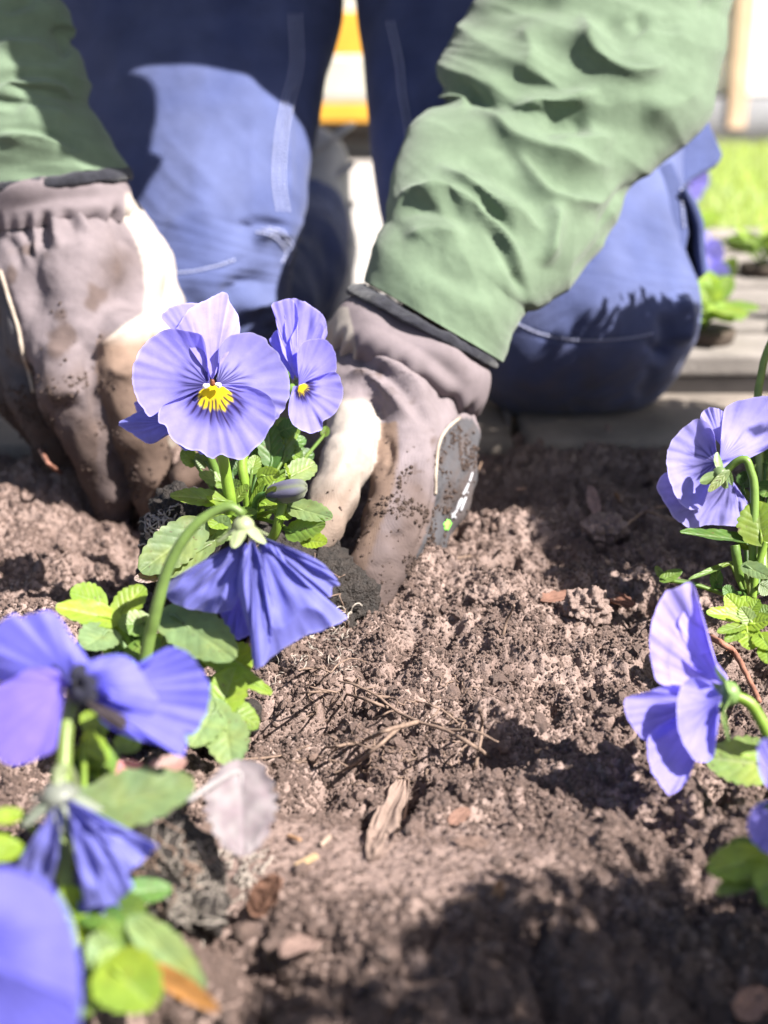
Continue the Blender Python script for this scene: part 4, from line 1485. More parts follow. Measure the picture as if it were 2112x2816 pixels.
def leaf_mesh(B, T, width, nh, col, curl=0.0, fold=0.15, nsc=6, scal=0.12, shape=0.8, rib=(0.26, 0.36, 0.16), seed=0, pet=None, nu=44, nw=25, wave=0.03,
              purple=0.0, ragged=0.0):
    """scalloped leaf from base B to tip T; nh = direction the face looks"""
    ax = T - B
    L = np.linalg.norm(ax)
    ax = ax / L
    nrm = nh - ax * (nh @ ax)
    nrm /= np.linalg.norm(nrm)
    sd = np.cross(ax, nrm)
    s = np.linspace(0, 1, nu)
    wv = np.linspace(-1, 1, nw)
    SS, WW = np.meshgrid(s, wv, indexing='ij')
    prof = np.sin(np.pi * np.clip(SS * 0.985, 0, 1) ** (shape * 0.92)) ** 0.5
    prof = prof * (0.45 + 0.55 * sstep(0, 0.10, SS))
    ph = np.where(WW > 0, 0.35, 0.0)
    sc = 1 + scal * (np.abs(np.sin(np.pi * (nsc * SS + ph))) - 0.6) * np.abs(WW) ** 3
    if ragged:
        sc = sc + ragged * perlin(np.stack([SS.ravel() * 14 + seed, WW.ravel() * 1.5 + seed], 1)).reshape(SS.shape) * np.abs(WW) ** 2
    hw = prof * sc * width / 2
    back = -0.17 * L * np.exp(-(SS / 0.14) ** 2) * np.abs(WW) ** 1.5 * 0.9
    nz = perlin(np.stack([SS.ravel() * 4 + seed * 1.7, WW.ravel() * 2.0 + seed], 1)).reshape(SS.shape)
    vn = np.zeros_like(SS)
    for q in range(5):
        s0 = 0.08 + 0.17 * q
        dv = np.abs(SS - s0 - 0.28 * np.abs(WW))
        vn = np.maximum(vn, np.exp(-(dv / 0.018) ** 2) * (1 - 0.5 * np.abs(WW)))
    mid = np.exp(-(WW / 0.07) ** 2)
    h = fold * np.abs(WW) * hw + curl * L * (SS ** 2) + wave * L * nz * np.abs(WW) - 0.0004 * np.maximum(mid, vn * 0.8)
    V = B + ax * (SS * L + back)[..., None] + sd * (WW * hw)[..., None] + nrm * h[..., None]
    C = np.tile(col, SS.shape + (1,)).astype(float) * (1 + 0.18 * nz)[..., None]
    if purple:
        pz = np.clip(purple * (0.7 + 0.9 * perlin(np.stack([SS.ravel() * 5 + 3, WW.ravel() * 3 + seed], 1)).reshape(SS.shape)), 0, 1)[..., None]
        C = C * (1 - pz) + np.array([0.19, 0.125, 0.155]) * pz
    k = np.clip(np.maximum(mid * 0.8, vn * 0.45), 0, 1)[..., None]
    C = C * (1 - k * 0.5) + np.array(rib) * k * 0.5
    V = V.reshape(-1, 3)
    C = C.reshape(-1, 3)
    F = grid_faces(nw, nu)
    if pet is not None:
        p0 = np.asarray(pet)
        mp = (p0 + B) / 2 + np.array([0, 0, 0.12]) * np.linalg.norm(B - p0) * 0.4
        tv, tf = tube([p0, mp, B, B + ax * L * 0.3 - nrm * 0.0006], [0.0011, 0.0010, 0.0009, 0.0004], 7, 14)
        V, F = join([(V, F), (tv, tf)])
        C = np.vstack([C, np.tile(col * 1.1, (len(tv), 1))])
    return V, F, C


def leaf(parent, b, t, wpx, face=0.6, col=G_MID, pet=None, name='leaf', mat='leaf', tiltx=0.0, **kw):
    B, T = P(*b), P(*t)
    d = (b[2] + t[2]) / 2
    c = (B + T) / 2
    view = (CAMP - c) / np.linalg.norm(CAMP - c)
    nh = face * view + (1 - face) * np.array([0, 0, 1.0]) + np.array([tiltx, 0, 0])
    p = P(*pet) if pet is not None else None
    V, F, C = leaf_mesh(B, T, wpx * d / FPX, nh, np.asarray(col), pet=p, **kw)
    return add(name, make_mesh(name, V, F, M[mat], True, C), parent)


def calyx(parent, c, direction, n=5, ln=0.010, wd=0.0035, r=0.0028, col=G_MID, spread=0.8, seed=0, name='flower'):
    """green cup with sepals; direction = where the flower opens; returned object carries the petals"""
    c = np.asarray(c, float)
    dr = np.asarray(direction, float)
    dr = dr / np.linalg.norm(dr)
    ref = np.array([0.2, 0.1, 0.97]) if abs(dr[2]) < 0.9 else np.array([1.0, 0, 0])
    a = np.cross(dr, ref)
    a /= np.linalg.norm(a)
    b = np.cross(dr, a)
    parts, cols = [], []
    V, F = tube([c - dr * 0.003, c - dr * 0.001, c + dr * 0.002, c + dr * 0.004], [r * 0.5, r, r * 1.05, r * 0.5], 10, 10)
    parts.append((V, F))
    cols.append(np.tile(col, (len(V), 1)))
    for i in range(n):
        t = 2 * np.pi * i / n + seed
        side = a * math.cos(t) + b * math.sin(t)
        base = c + side * r * 0.6
        tip = base + (dr * (1 - spread) + side * spread) * ln + dr * 0.001
        V, F, C = leaf_mesh(base, tip, wd, dr + side * 0.1, np.asarray(col), curl=-0.1, scal=0.0, nu=12, nw=7, shape=0.8, seed=i)
        parts.append((V, F))
        cols.append(C)
    V, F = join(parts)
    return add(name, make_mesh(name, V, F, M['stem'], True, np.vstack(cols)), parent)


def throat(parent, Z, p, d, white=((-48, 18), (42, 12)), s=1.0):
    """pale tufts and brown mouth in the middle of the flower"""
    x, y = Z(*p)
    pc = P(x, y, d)
    V, F = surface_nets([(pc, pc + np.array([0, 0, 0.0012]), 0.0013 * s, 0.0010 * s)], 0.0004, 0.001, 0.002)
    parts = [(V, F)]
    cols = [np.tile([0.16, 0.05, 0.02], (len(V), 1))]
    for wx, wy in white:
        q = P(*Z(p[0] + wx, p[1] + wy), d)
        q2 = P(*Z(p[0] + wx * 0.55, p[1] + wy - 6), d)
        V, F = surface_nets([(q, q2, 0.0013 * s, 0.0008 * s)], 0.0004, 0.001, 0.002)
        V = V + 0.0003 * perlin(V * 1500)[:, None]
        parts.append((V, F))
        cols.append(np.tile([0.75, 0.7, 0.72], (len(V), 1)))
    V, F = join(parts)
    return add('throat', make_mesh('throat', V, F, M['stem'], True, np.vstack(cols)), parent)


def plant(base, label, group='pansy plants in the bed'):
    return empty('pansy_plant', base, label, 'pansy', group)


# ---------------------------------------------------------------- main plant, held by the right glove
A = plant(P(690, 1560, 0.68), 'blue pansy with yellow eye facing the camera, root ball held between the gloves')
rc = P(690, 1580, 0.685)
V, F = surface_nets(chain([(500, 1440, .70, 95), (545, 1560, .695, 130), (700, 1640, .69, 150), (880, 1640, .692, 120), (930, 1690, .692, 100)])
                    + chain([(620, 1450, .70, 70), (700, 1600, .70, 140)]), 0.0016, 0.012)
n = vnormals(V, F)
V = V + n * (0.009 * perlin(V * 60) + 0.008 * perlin(V * 150) + 0.005 * perlin(V * 380))[:, None]
M['peat'] = plain('dark_peat', (0.020, 0.0145, 0.012), 0.7, 0.5, 260, ((700, 1.0, 0.003),), 0.45)
rb = add('root_ball', make_mesh('root_ball', V, F, M['peat']), A)
brb = bvh_of(V, F)


def hair_roots(bvh, x0, y0, x1, y1, n, mat, parent, r=0.00028, ln=110, name='fine_roots', seed=0, curv=40):
    rr = np.random.default_rng(seed)
    parts = []
    for i in range(n):
        x = x0 + (x1 - x0) * rr.random()
        y = y0 + (y1 - y0) * rr.random()
        ang = rr.random() * 6.28
        pix = []
        for q in range(9):
            pix.append((x, y))
            ang += rr.normal() * curv / 60
            x += ln / 9 * math.cos(ang)
            y += ln / 9 * math.sin(ang)
        pts = ray_surface(bvh, pix, 0.0006 + 0.002 * rr.random())
        if len(pts) > 4 and np.linalg.norm(np.diff(pts, axis=0), axis=1).max() < 0.012:
            parts.append(tube(pts, r * (0.6 + 0.8 * rr.random()), 5, 16))
    if parts:
        o = add(name, make_mesh(name, *join(parts), M[mat]), parent)
        tag(o, kind='stuff')


hair_roots(brb, 400, 1410, 480, 1500, 46, 'white_root', rb, 0.0004, 50, seed=1)
hair_roots(brb, 740, 1650, 950, 1850, 60, 'white_root', rb, 0.0003, 90, seed=2)
hair_roots(brb, 560, 1350, 1000, 1800, 40, 'root', rb, 0.0003, 120, seed=3)

# front flower
d = 0.615
fl = calyx(A, P(*Z5(690, 850), d + 0.016), -FWD, seed=0.4, ln=0.008)
petal(fl, Z5, (660, 640), [(640, 520), (560, 400), (440, 372), (395, 350), (340, 300), (352, 268), (400, 228), (500, 195), (590, 200), (640, 240), (680, 330), (700, 520)],
      d + 0.012, ty=-0.004, cup=-0.001, col=LAV * 1.05, vein=0.12, vlen=0.9, seed=1)
petal(fl, Z5, (672, 700), [(630, 560), (560, 420), (440, 370), (448, 345), (500, 262), (520, 235), (600, 190), (680, 150), (742, 128), (776, 138), (785, 190), (832, 252), (847, 310),
                           (850, 400), (800, 470), (730, 540), (705, 640)], d + 0.008, ty=-0.004, cup=-0.004, ruf=0.003, col=LIGHT, vein=0.10, vlen=0.9, seed=2)
petal(fl, Z5, (655, 735), [(655, 690), (645, 640), (636, 530), (622, 445), (590, 400), (500, 382), (380, 365), (290, 412), (210, 490), (165, 580), (150, 680), (160, 760), (190, 840),
                           (230, 900), (268, 938), (330, 900), (430, 840), (560, 780)], d + 0.004, tx=-0.0005, cup=0.004, ruf=0.003, col=LAV, vein=0.8, vlen=0.62, seed=3)
petal(fl, Z5, (700, 735), [(700, 690), (716, 640), (722, 560), (715, 500), (750, 440), (820, 400), (940, 390), (1020, 430), (1045, 470), (1095, 515), (1130, 580), (1165, 650), (1177, 750),
                           (1165, 840), (1120, 920), (1080, 955), (980, 900), (860, 800)], d + 0.003, tx=0.0008, cup=0.004, ruf=0.003, col=PALE * 0.85, vein=0.75, vlen=0.6, seed=4)
petal(fl, Z5, (672, 725), [(585, 755), (520, 790), (430, 826), (350, 868), (325, 910), (320, 972), (368, 996), (386, 1040), (420, 1090), (500, 1142), (590, 1162), (650, 1205), (682, 1216),
                           (722, 1190), (790, 1206), (850, 1223), (892, 1200), (960, 1140), (1040, 1040), (1080, 960), (1086, 915), (1060, 830), (1000, 775), (900, 738), (820, 730),
                           (760, 735)], d - 0.001, ty=-0.002, cup=0.003, ruf=0.004, col=LAV * 0.95, vein=0.95, vlen=0.72, eye=0.36, na=220, nv=80, seed=5)
throat(fl, Z5, (674, 722), d - 0.004)
# flower behind, turned to the right
d2 = 0.66
fl = calyx(A, P(*Z5(1180, 760), d2 + 0.006), RGT * 0.7 - FWD * 0.6, seed=0.1)
petal(fl, Z5, (1200, 700), [(1140, 640), (1095, 540), (1045, 450), (1060, 410), (1105, 368), (1140, 430), (1180, 520), (1215, 640)], d2 + 0.010, ty=-0.002, col=DEEP * 1.4, vein=0.1, seed=11)
petal(fl, Z5, (1225, 690), [(1130, 520), (1100, 380), (1078, 260), (1058, 210), (1110, 182), (1190, 168), (1230, 250), (1225, 350), (1180, 440), (1200, 560)], d2 + 0.004, tx=-0.004,
      ty=-0.001, cup=0.003, col=LAV * 1.25, vein=0.08, seed=12)
petal(fl, Z5, (1230, 690), [(1190, 560), (1150, 400), (1150, 230), (1190, 168), (1270, 190), (1350, 236), (1400, 285), (1420, 350), (1412, 425), (1330, 440), (1270, 520), (1245, 620)],
      d2 + 0.007, tx=0.004, ty=-0.001, cup=0.004, ruf=0.004, col=LAV, vein=0.1, pleat=0.0015, npl=2, seed=13)
petal(fl, Z5, (1235, 735), [(1235, 660), (1225, 540), (1250, 470), (1300, 435), (1385, 430), (1432, 452), (1475, 520), (1482, 590), (1470, 660), (1400, 720), (1300, 745)], d2, tx=0.006,
      cup=0.004, col=LAV * 1.05, vein=0.5, seed=14)
petal(fl, Z5, (1238, 735), [(1200, 740), (1172, 850), (1172, 930), (1200, 990), (1262, 1030), (1330, 1046), (1388, 1022), (1400, 966), (1470, 920), (1515, 830), (1522, 740), (1480, 650),
                            (1400, 660), (1300, 700)], d2 - 0.003, tx=0.004, ty=-0.001, cup=0.003, ruf=0.003, col=LAV, vein=0.7, vlen=0.6, eye=0.22, seed=15)
# flower behind at the left, seen from the back
d3 = 0.65
fl = calyx(A, P(*Z5(520, 960), d3), -RGT * 0.6 + FWD * 0.7, seed=0.7)
petal(fl, Z5, (500, 960), [(380, 1062), (265, 1116), (150, 1050), (58, 986), (120, 945), (190, 905), (300, 860), (420, 880)], d3 + 0.004, tx=-0.003, cup=-0.004, ruf=0.003, col=WILT * 1.25, vein=0.25,
      vlen=0.95, seed=21)
petal(fl, Z5, (470, 930), [(330, 1000), (200, 930), (165, 850), (200, 842), (300, 880), (420, 860)], d3 + 0.010, tx=-0.002, col=LAV * 0.9, vein=0.2, seed=22)
petal(fl, Z5, (520, 980), [(400, 1060), (460, 1130), (500, 1160), (560, 1150), (600, 1185), (640, 1150), (620, 1050)], d3 - 0.01, ty=-0.003, col=WILT * 1.1, vein=0.2, seed=23)

stem(A, [(*Z5(690, 800), 0.628), (*Z5(715, 1000), 0.632), (*Z5(740, 1200), 0.635), (*Z5(765, 1340), 0.640), (*Z5(790, 1490), 0.645), (*Z5(800, 1650), 0.655)], 0.0026, 0.0031, G_LIT * 1.15)
stem(A, [(*Z5(1180, 780), 0.668), (*Z5(1050, 900), 0.664), (*Z5(930, 1050), 0.66), (*Z5(870, 1220), 0.655), (*Z5(880, 1350), 0.655), (*Z5(905, 1500), 0.658), (*Z5(900, 1650), 0.66)], 0.0023, 0.0027,
     G_LIT * 1.1)
stem(A, [(*Z5(520, 965), 0.652), (*Z5(600, 1100), 0.66), (*Z5(700, 1300), 0.668), (*Z5(780, 1560), 0.668)], 0.0019, 0.0023, G_MID)
stem(A, [(*Z5(1130, 1500), 0.64), (*Z5(1110, 1600), 0.64), (*Z5(1080, 1700), 0.645), (*Z5(1000, 1800), 0.655)], 0.0024, 0.0026, G_LIT)
# bud
bc = [P(*Z5(1050, 1440), 0.636), P(*Z5(1110, 1430), 0.634), P(*Z5(1190, 1415), 0.632), P(*Z5(1255, 1400), 0.631), P(*Z5(1285, 1398), 0.631)]
V, F = tube(bc, [0.0030, 0.0048, 0.0054, 0.0042, 0.0014], 20, 40)
n = vnormals(V, F)
t_ = np.tile(np.arange(20) / 20 * 2 * np.pi, len(V) // 20)
V = V + n * (0.0006 * np.sin(t_ * 5))[:, None]
s_ = np.repeat(np.linspace(0, 1, len(V) // 20), 20)
cb = mixv(np.tile([0.20, 0.22, 0.15], (len(V), 1)), np.array([0.13, 0.115, 0.24]), np.clip(0.75 * sstep(-0.2, 0.7, np.sin(t_ * 2.5 + 1)) * sstep(1.0, 0.6, s_), 0, 1))
bud = add('bud', make_mesh('bud', V, F, M['petal'], True, cb), A)
for i, (dx, dy) in enumerate(((-30, -25), (-25, 30), (10, 45), (5, -35))):
    V, F, C = leaf_mesh(P(*Z5(1030, 1450), 0.634), P(*Z5(1120 + dx, 1430 + dy * 1.4), 0.628 + 0.002 * i), 0.004, -FWD, G_GREY * 0.6, scal=0, nu=12, nw=7)
    add('sepal', make_mesh('sepal', V, F, M['leaf'], True, C), bud)
stem(A, [(*Z5(1045, 1445), 0.637), (*Z5(990, 1450), 0.64), (*Z5(955, 1490), 0.645), (*Z5(940, 1600), 0.65)], 0.0014, 0.0016, G_DARK * 1.5)

# leaves of the main plant (zoom coordinates)
for (b, t, wd, fc, cl, kw) in [
    ((760, 1490, .640), (402, 1440, .632), 140, .35, G_MID * 1.15, dict(curl=-0.05, nsc=7)),
    ((720, 1520, .640), (640, 1475, .628), 90, .5, G_LIT, dict(nsc=4)),
    ((760, 1380, .660), (585, 1310, .655), 95, .5, G_MID, dict(nsc=5)),
    ((760, 1420, .655), (860, 1380, .65), 100, .6, G_MID, {}),
    ((980, 1330, .650), (1112, 1310, .645), 100, .8, G_LIT * 1.1, dict(nsc=4, shape=0.7)),
    ((1180, 1330, .655), (1345, 1245, .665), 130, .75, G_GREY * 1.05, dict(fold=0.35, nsc=5)),
    ((1175, 1330, .652), (1145, 1250, .64), 60, .6, G_LIT, dict(nsc=4)),
    ((1190, 1530, .640), (1452, 1590, .632), 130, .55, G_GREY, dict(fold=0.2, nsc=7, curl=-0.05)),
    ((1180, 1690, .640), (1410, 1640, .630), 150, .6, G_MID * 1.15, dict(fold=0.1, nsc=6)),
    ((1270, 1740, .645), (1420, 1760, .640), 110, .5, G_LIT, dict(nsc=6)),
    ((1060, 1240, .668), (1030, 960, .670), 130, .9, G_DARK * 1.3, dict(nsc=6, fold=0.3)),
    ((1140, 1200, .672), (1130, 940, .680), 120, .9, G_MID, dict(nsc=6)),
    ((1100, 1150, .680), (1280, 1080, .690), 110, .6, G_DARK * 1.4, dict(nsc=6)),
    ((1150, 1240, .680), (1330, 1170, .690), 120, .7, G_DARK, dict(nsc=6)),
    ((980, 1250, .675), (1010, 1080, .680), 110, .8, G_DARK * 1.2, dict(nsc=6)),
    ((1230, 1050, .690), (1180, 1005, .690), 60, .8, G_MID, {}),
    ((1400, 1060, .70), (1420, 1000, .70), 50, .8, G_MID, {}),
    ((560, 1240, .668), (470, 1160, .665), 90, .8, G_MID, dict(nsc=5)),
    ((640, 1240, .668), (560, 1190, .665), 90, .8, G_GREY, dict(nsc=5)),
    ((930, 1500, .650), (1010, 1355, .645), 40, .7, G_LIT, dict(scal=0.02)),
    ((830, 1480, .650), (905, 1380, .648), 60, .7, G_MID, {}),
    ((800, 1300, .668), (860, 1230, .67), 90, .7, G_DARK, {}),
    ((830, 1560, .648), (960, 1570, .64), 80, .5, G_MID, {}),
    ((1000, 1500, .65), (1090, 1530, .645), 80, .5, G_LIT, {}),
    ((760, 1600, .640), (660, 1660, .63), 120, .6, G_LIT * 0.9, dict(nsc=5)),
    ((1090, 1560, .64), (1190, 1600, .638), 70, .5, G_LIT, {}),
    ((930, 1300, .66), (960, 1190, .665), 80, .8, G_MID, {}),
]:
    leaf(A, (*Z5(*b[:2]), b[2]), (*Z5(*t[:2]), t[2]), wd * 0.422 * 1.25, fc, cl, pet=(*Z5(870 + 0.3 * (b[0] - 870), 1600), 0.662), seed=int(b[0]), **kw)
leaf(A, (*Z6(905, 250), .632), (*Z6(640, 450), .622), 200 * 0.603, .75, G_GREY * 0.95, pet=(*Z6(1120, 300), .655), fold=0.15, nsc=8, seed=5)
leaf(A, (*Z6(950, 330), .636), (*Z6(720, 480), .626), 120 * 0.603, .7, G_GREY * 0.85, pet=(*Z6(1120, 300), .655), fold=0.2, nsc=7, seed=6)
leaf(A, (*Z6(960, 310), .638), (*Z6(1040, 200), .634), 120 * 0.603, .8, G_GREY * 1.1, pet=(*Z6(1120, 300), .655), nsc=5, seed=7)
leaf(A, (*Z6(720, 470), .628), (*Z6(612, 485), .622), 60 * 0.603, .7, np.array([0.2, 0.14, 0.14]), nsc=3, seed=8)

# ---------------------------------------------------------------- plant with the wilted hanging flower
Bp = plant(G(430, 1900), 'pansy with a limp wilted blue flower hanging from an arched stem')
d = 0.52
stem(Bp, [(*Z6(640, 1000), .53), (*Z6(680, 760), .525), (*Z6(700, 680), .522), (*Z6(722, 590), .52), (*Z6(762, 450), .518), (*Z6(820, 330), .516), (*Z6(895, 235), .515), (*Z6(970, 182), .515),
          (*Z6(1050, 155), .515), (*Z6(1110, 190), .516)], 0.0028, 0.0017, np.array([0.13, 0.20, 0.05]), n=60)
fl = calyx(Bp, P(*Z6(1110, 235), .517), (0.05, -0.1, -1), n=5, ln=0.014, wd=0.006, r=0.004, col=np.array([0.30, 0.34, 0.18]), spread=0.55, seed=0.3)
petal(fl, Z6, (1110, 300), [(1060, 330), (960, 380), (770, 498), (755, 556), (800, 600), (900, 625), (1000, 640), (1075, 600), (1110, 450)], d + .004, tx=-0.002, ty=-0.001, cup=-0.006, ruf=0.004,
      col=WILT * 1.1, vein=0.25, vlen=1.1, pleat=0.0025, npl=3, seed=31, edge=0.1)
petal(fl, Z6, (1120, 320), [(1040, 450), (1000, 600), (1010, 660), (1075, 755), (1150, 740), (1300, 700), (1350, 600), (1250, 450)], d + .012, cup=0.004, ruf=0.004, col=DEEP * 0.9, vein=0.2, vlen=1.0,
      pleat=0.003, npl=3, seed=32, edge=0.1)
petal(fl, Z6, (1150, 300), [(1100, 390), (1085, 520), (1110, 640), (1140, 740), (1155, 870), (1178, 893), (1215, 850), (1240, 720), (1245, 600), (1210, 470), (1190, 380)], d - .006, cup=-0.004, ruf=0.003,
      col=WILT * 1.15, vein=0.3, vlen=1.2, pleat=0.0022, npl=2, seed=33, edge=0.1)
petal(fl, Z6, (1180, 300), [(1200, 420), (1235, 600), (1225, 760), (1190, 880), (1260, 825), (1400, 742), (1560, 682), (1582, 655), (1480, 590), (1360, 490), (1270, 345)], d - .002, tx=0.001, cup=-0.005,
      ruf=0.004, col=WILT * 1.2, vein=0.25, vlen=1.1, pleat=0.003, npl=2, seed=34, edge=0.1)
petal(fl, Z6, (1190, 290), [(1290, 420), (1400, 520), (1500, 570), (1515, 520), (1545, 505), (1480, 420), (1385, 365), (1270, 325)], d + .004, tx=0.002, cup=-0.004, ruf=0.004, col=WILT, vein=0.25, vlen=1.0,
      pleat=0.0025, npl=3, seed=35, edge=0.1)
for (b, t, wd, fc, cl, kw) in [
    ((470, 600, .56), (320, 545, .55), 130, .6, G_LIT, dict(nsc=6)),
    ((540, 640, .55), (660, 520, .555), 110, .6, G_LIT * 0.95, dict(nsc=6)),
    ((520, 670, .545), (255, 612, .54), 130, .35, G_LIT * 1.15, dict(nsc=5)),
    ((780, 650, .535), (1070, 850, .515), 200, .65, G_GREY * 1.05, dict(nsc=8, fold=0.15)),
    ((500, 720, .54), (380, 800, .525), 150, .55, G_GREY * 1.1, dict(nsc=5)),
    ((680, 690, .545), (540, 690, .54), 110, .6, G_MID, dict(nsc=5)),
    ((620, 780, .54), (700, 850, .53), 150, .6, G_MID, dict(nsc=5)),
    ((920, 830, .54), (1240, 1010, .535), 80, .45, G_LIT * 1.1, dict(nsc=7, scal=0.14, fold=0.3)),
    ((1015, 1070, .525), (1075, 890, .53), 150, .7, G_LIT, dict(nsc=5)),
    ((1040, 1070, .525), (1190, 1150, .53), 110, .5, G_MID, dict(nsc=5, curl=-0.1)),
    ((990, 1060, .52), (870, 1250, .50), 160, .6, G_GREY * 1.2, dict(nsc=6)),
    ((1020, 1120, .515), (1060, 1340, .50), 170, .6, G_GREY * 1.15, dict(nsc=6)),
    ((760, 820, .545), (860, 900, .535), 120, .5, G_DARK, {}),
    ((560, 740, .55), (470, 690, .55), 100, .5, G_LIT, {}),
    ((700, 900, .53), (560, 950, .51), 160, .5, G_DARK * 1.3, {}),
    ((800, 950, .53), (900, 1050, .52), 150, .5, G_MID, {}),
    ((860, 640, .54), (780, 600, .54), 80, .6, G_DARK * 1.2, {}),
]:
    leaf(Bp, (*Z6(*b[:2]), b[2]), (*Z6(*t[:2]), t[2]), wd * 0.603 * 1.2, fc, cl, pet=(*Z6(700 + 0.25 * (b[0] - 700), 900), 0.545), seed=int(b[0]), **kw)
stem(Bp, [(*Z6(1010, 1060), .523), (*Z6(900, 1010), .53), (*Z6(780, 960), .54), (*Z6(700, 980), .545)], 0.0013, 0.0015, G_LIT)

rr = np.random.default_rng(21)
for i in range(16):
    bx_, by_ = 480 + 560 * rr.random(), 700 + 300 * rr.random()
    an = rr.random() * 6.28
    leaf(Bp, (*Z6(bx_, by_), 0.552), (*Z6(bx_ + 150 * math.cos(an), by_ + 110 * math.sin(an)), 0.548), 85 + 25 * rr.random(), 0.5 + 0.3 * rr.random(),
         (G_MID, G_LIT, G_DARK * 1.6, G_LIT * 1.1)[i % 4], pet=(*Z6(700, 960), 0.56), seed=i + 60)
V, F = surface_nets(chain([(300, 1850, .585, 105), (430, 1930, .575, 120), (600, 1960, .572, 95)]), 0.002, 0.01)
n = vnormals(V, F)
V = V + n * (0.008 * perlin(V * 60) + 0.006 * perlin(V * 150) + 0.004 * perlin(V * 380))[:, None]
rbB = add('root_ball', make_mesh('root_ball', V, F, M['peat']), Bp)
hair_roots(bvh_of(V, F), 250, 1750, 700, 2060, 50, 'root', rbB, 0.00025, 110, seed=13)
rr = np.random.default_rng(22)
for i in range(14):
    bx_, by_ = 900 + 330 * rr.random(), 1020 + 330 * rr.random()
    an = rr.random() * 6.28
    leaf(A, (*Z5(bx_, by_), 0.676), (*Z5(bx_ + 120 * math.cos(an), by_ + 90 * math.sin(an)), 0.674), 46 + 14 * rr.random(), 0.5 + 0.3 * rr.random(),
         (G_MID, G_LIT, G_DARK * 1.5)[i % 3], pet=(*Z5(900, 1500), 0.672), seed=i + 90)

# ---------------------------------------------------------------- plant in front at the left
Cp = plant(G(250, 2560), 'foreground pansy with wide blurred blue flower seen from behind and purple-grey leaf')
d = 0.42
fl = calyx(Cp, P(*Z6(350, 1010), d), (0.5, 0.5, 0.5), n=5, ln=0.012, wd=0.005, r=0.004, col=np.array([0.05, 0.055, 0.05]), seed=0.3)
petal(fl, Z6, (340, 960), [(290, 980), (150, 900), (30, 960), (-60, 900), (-70, 780), (0, 682), (60, 642), (100, 668), (130, 650), (200, 630), (262, 652), (325, 745), (400, 850), (430, 930)], d, tx=-0.002,
      ty=0.002, cup=-0.003, ruf=0.004, col=DEEP * 1.25, vein=0.15, vlen=0.8, seed=41, edge=0.0)
petal(fl, Z6, (300, 960), [(262, 900), (150, 890), (40, 950), (-30, 1000), (-60, 1150), (0, 1300), (60, 1332), (170, 1302), (250, 1262), (262, 1150), (285, 1020)], d - .004, tx=-0.001, ty=-0.004, cup=-0.003,
      ruf=0.003, col=np.array([0.22, 0.16, 0.70]), vein=0.12, vlen=0.9, seed=42, edge=0.0)
petal(fl, Z6, (390, 960), [(400, 860), (460, 842), (550, 830), (622, 872), (690, 985), (722, 1040), (690, 1112), (640, 1085), (560, 1010), (470, 990)], d - .006, tx=0.001, cup=-0.005, ruf=0.003, col=DEEP * 1.2,
      vein=0.12, seed=43, edge=0.0)
petal(fl, Z6, (420, 1000), [(560, 900), (690, 862), (740, 805), (822, 800), (900, 872), (962, 1000), (902, 1170), (842, 1190), (700, 1120), (560, 1060)], d + .004, tx=0.003, cup=0.004, ruf=0.004,
      col=DEEP * 1.15, vein=0.15, seed=44, edge=0.0)
petal(fl, Z6, (400, 1020), [(430, 1080), (480, 1150), (600, 1210), (720, 1240), (830, 1292), (850, 1190), (800, 1150), (650, 1110), (520, 1050)], d - .002, tx=0.001, ty=-0.004, cup=-0.004, ruf=0.003,
      col=DEEP * 1.2, vein=0.1, seed=45, edge=0.0)
petal(fl, Z6, (385, 1020), [(440, 1060), (500, 1080), (570, 1110), (590, 1160), (560, 1180), (500, 1150), (420, 1090)], d - .009, tx=0.001, cup=-0.002, col=np.array([0.07, 0.055, 0.06]), vein=0.0, seed=46, edge=0.0)
petal(fl, Z6, (350, 970), [(310, 940), (330, 890), (380, 870), (430, 920), (450, 990), (420, 1060), (360, 1060), (320, 1010)], d - .008, cup=-0.004, col=np.array([0.03, 0.03, 0.05]), vein=0.0, seed=47, edge=0.0)
stem(Cp, [(*Z6(350, 1010), .422), (*Z6(320, 1080), .42), (*Z6(300, 1200), .415), (*Z6(290, 1370), .41), (*Z6(280, 1600), .405), (*Z6(300, 1900), .40)], 0.0022, 0.0026, np.array([0.16, 0.22, 0.05]))
# second wilted flower below it
d = 0.40
fl = calyx(Cp, P(*ZB(300, 520), d + .002), (0, 0.05, -1), n=5, ln=0.015, wd=0.006, r=0.005, col=np.array([0.17, 0.18, 0.15]), spread=0.6, seed=0.9)
petal(fl, ZB, (300, 540), [(250, 620), (180, 740), (110, 850), (60, 930), (150, 980), (250, 985), (285, 900), (310, 740)], d, tx=-0.001, cup=-0.005, ruf=0.004, col=WILT * 1.1, vein=0.2, vlen=1.0, pleat=0.003,
      npl=2, seed=51, edge=0.0)
petal(fl, ZB, (320, 560), [(280, 800), (250, 960), (300, 1050), (370, 1110), (440, 1100), (470, 950), (420, 780)], d + .012, cup=0.004, col=DEEP * 0.45, vein=0.2, pleat=0.003, npl=2, seed=52, edge=0.0)
petal(fl, ZB, (330, 540), [(420, 800), (440, 960), (430, 1100), (500, 1090), (560, 1090), (640, 1030), (672, 980), (640, 920), (590, 800), (480, 680)], d - .004, cup=-0.005, ruf=0.004, col=WILT * 1.15, vein=0.2,
      vlen=1.0, pleat=0.003, npl=2, seed=53, edge=0.0)
petal(fl, ZB, (340, 540), [(480, 800), (560, 900), (640, 920), (740, 850), (800, 785), (720, 772), (640, 762), (520, 728), (420, 620)], d, tx=0.001, cup=-0.004, ruf=0.004, col=WILT * 1.2, vein=0.2, vlen=1.0,
      pleat=0.0025, npl=2, seed=54, edge=0.0)
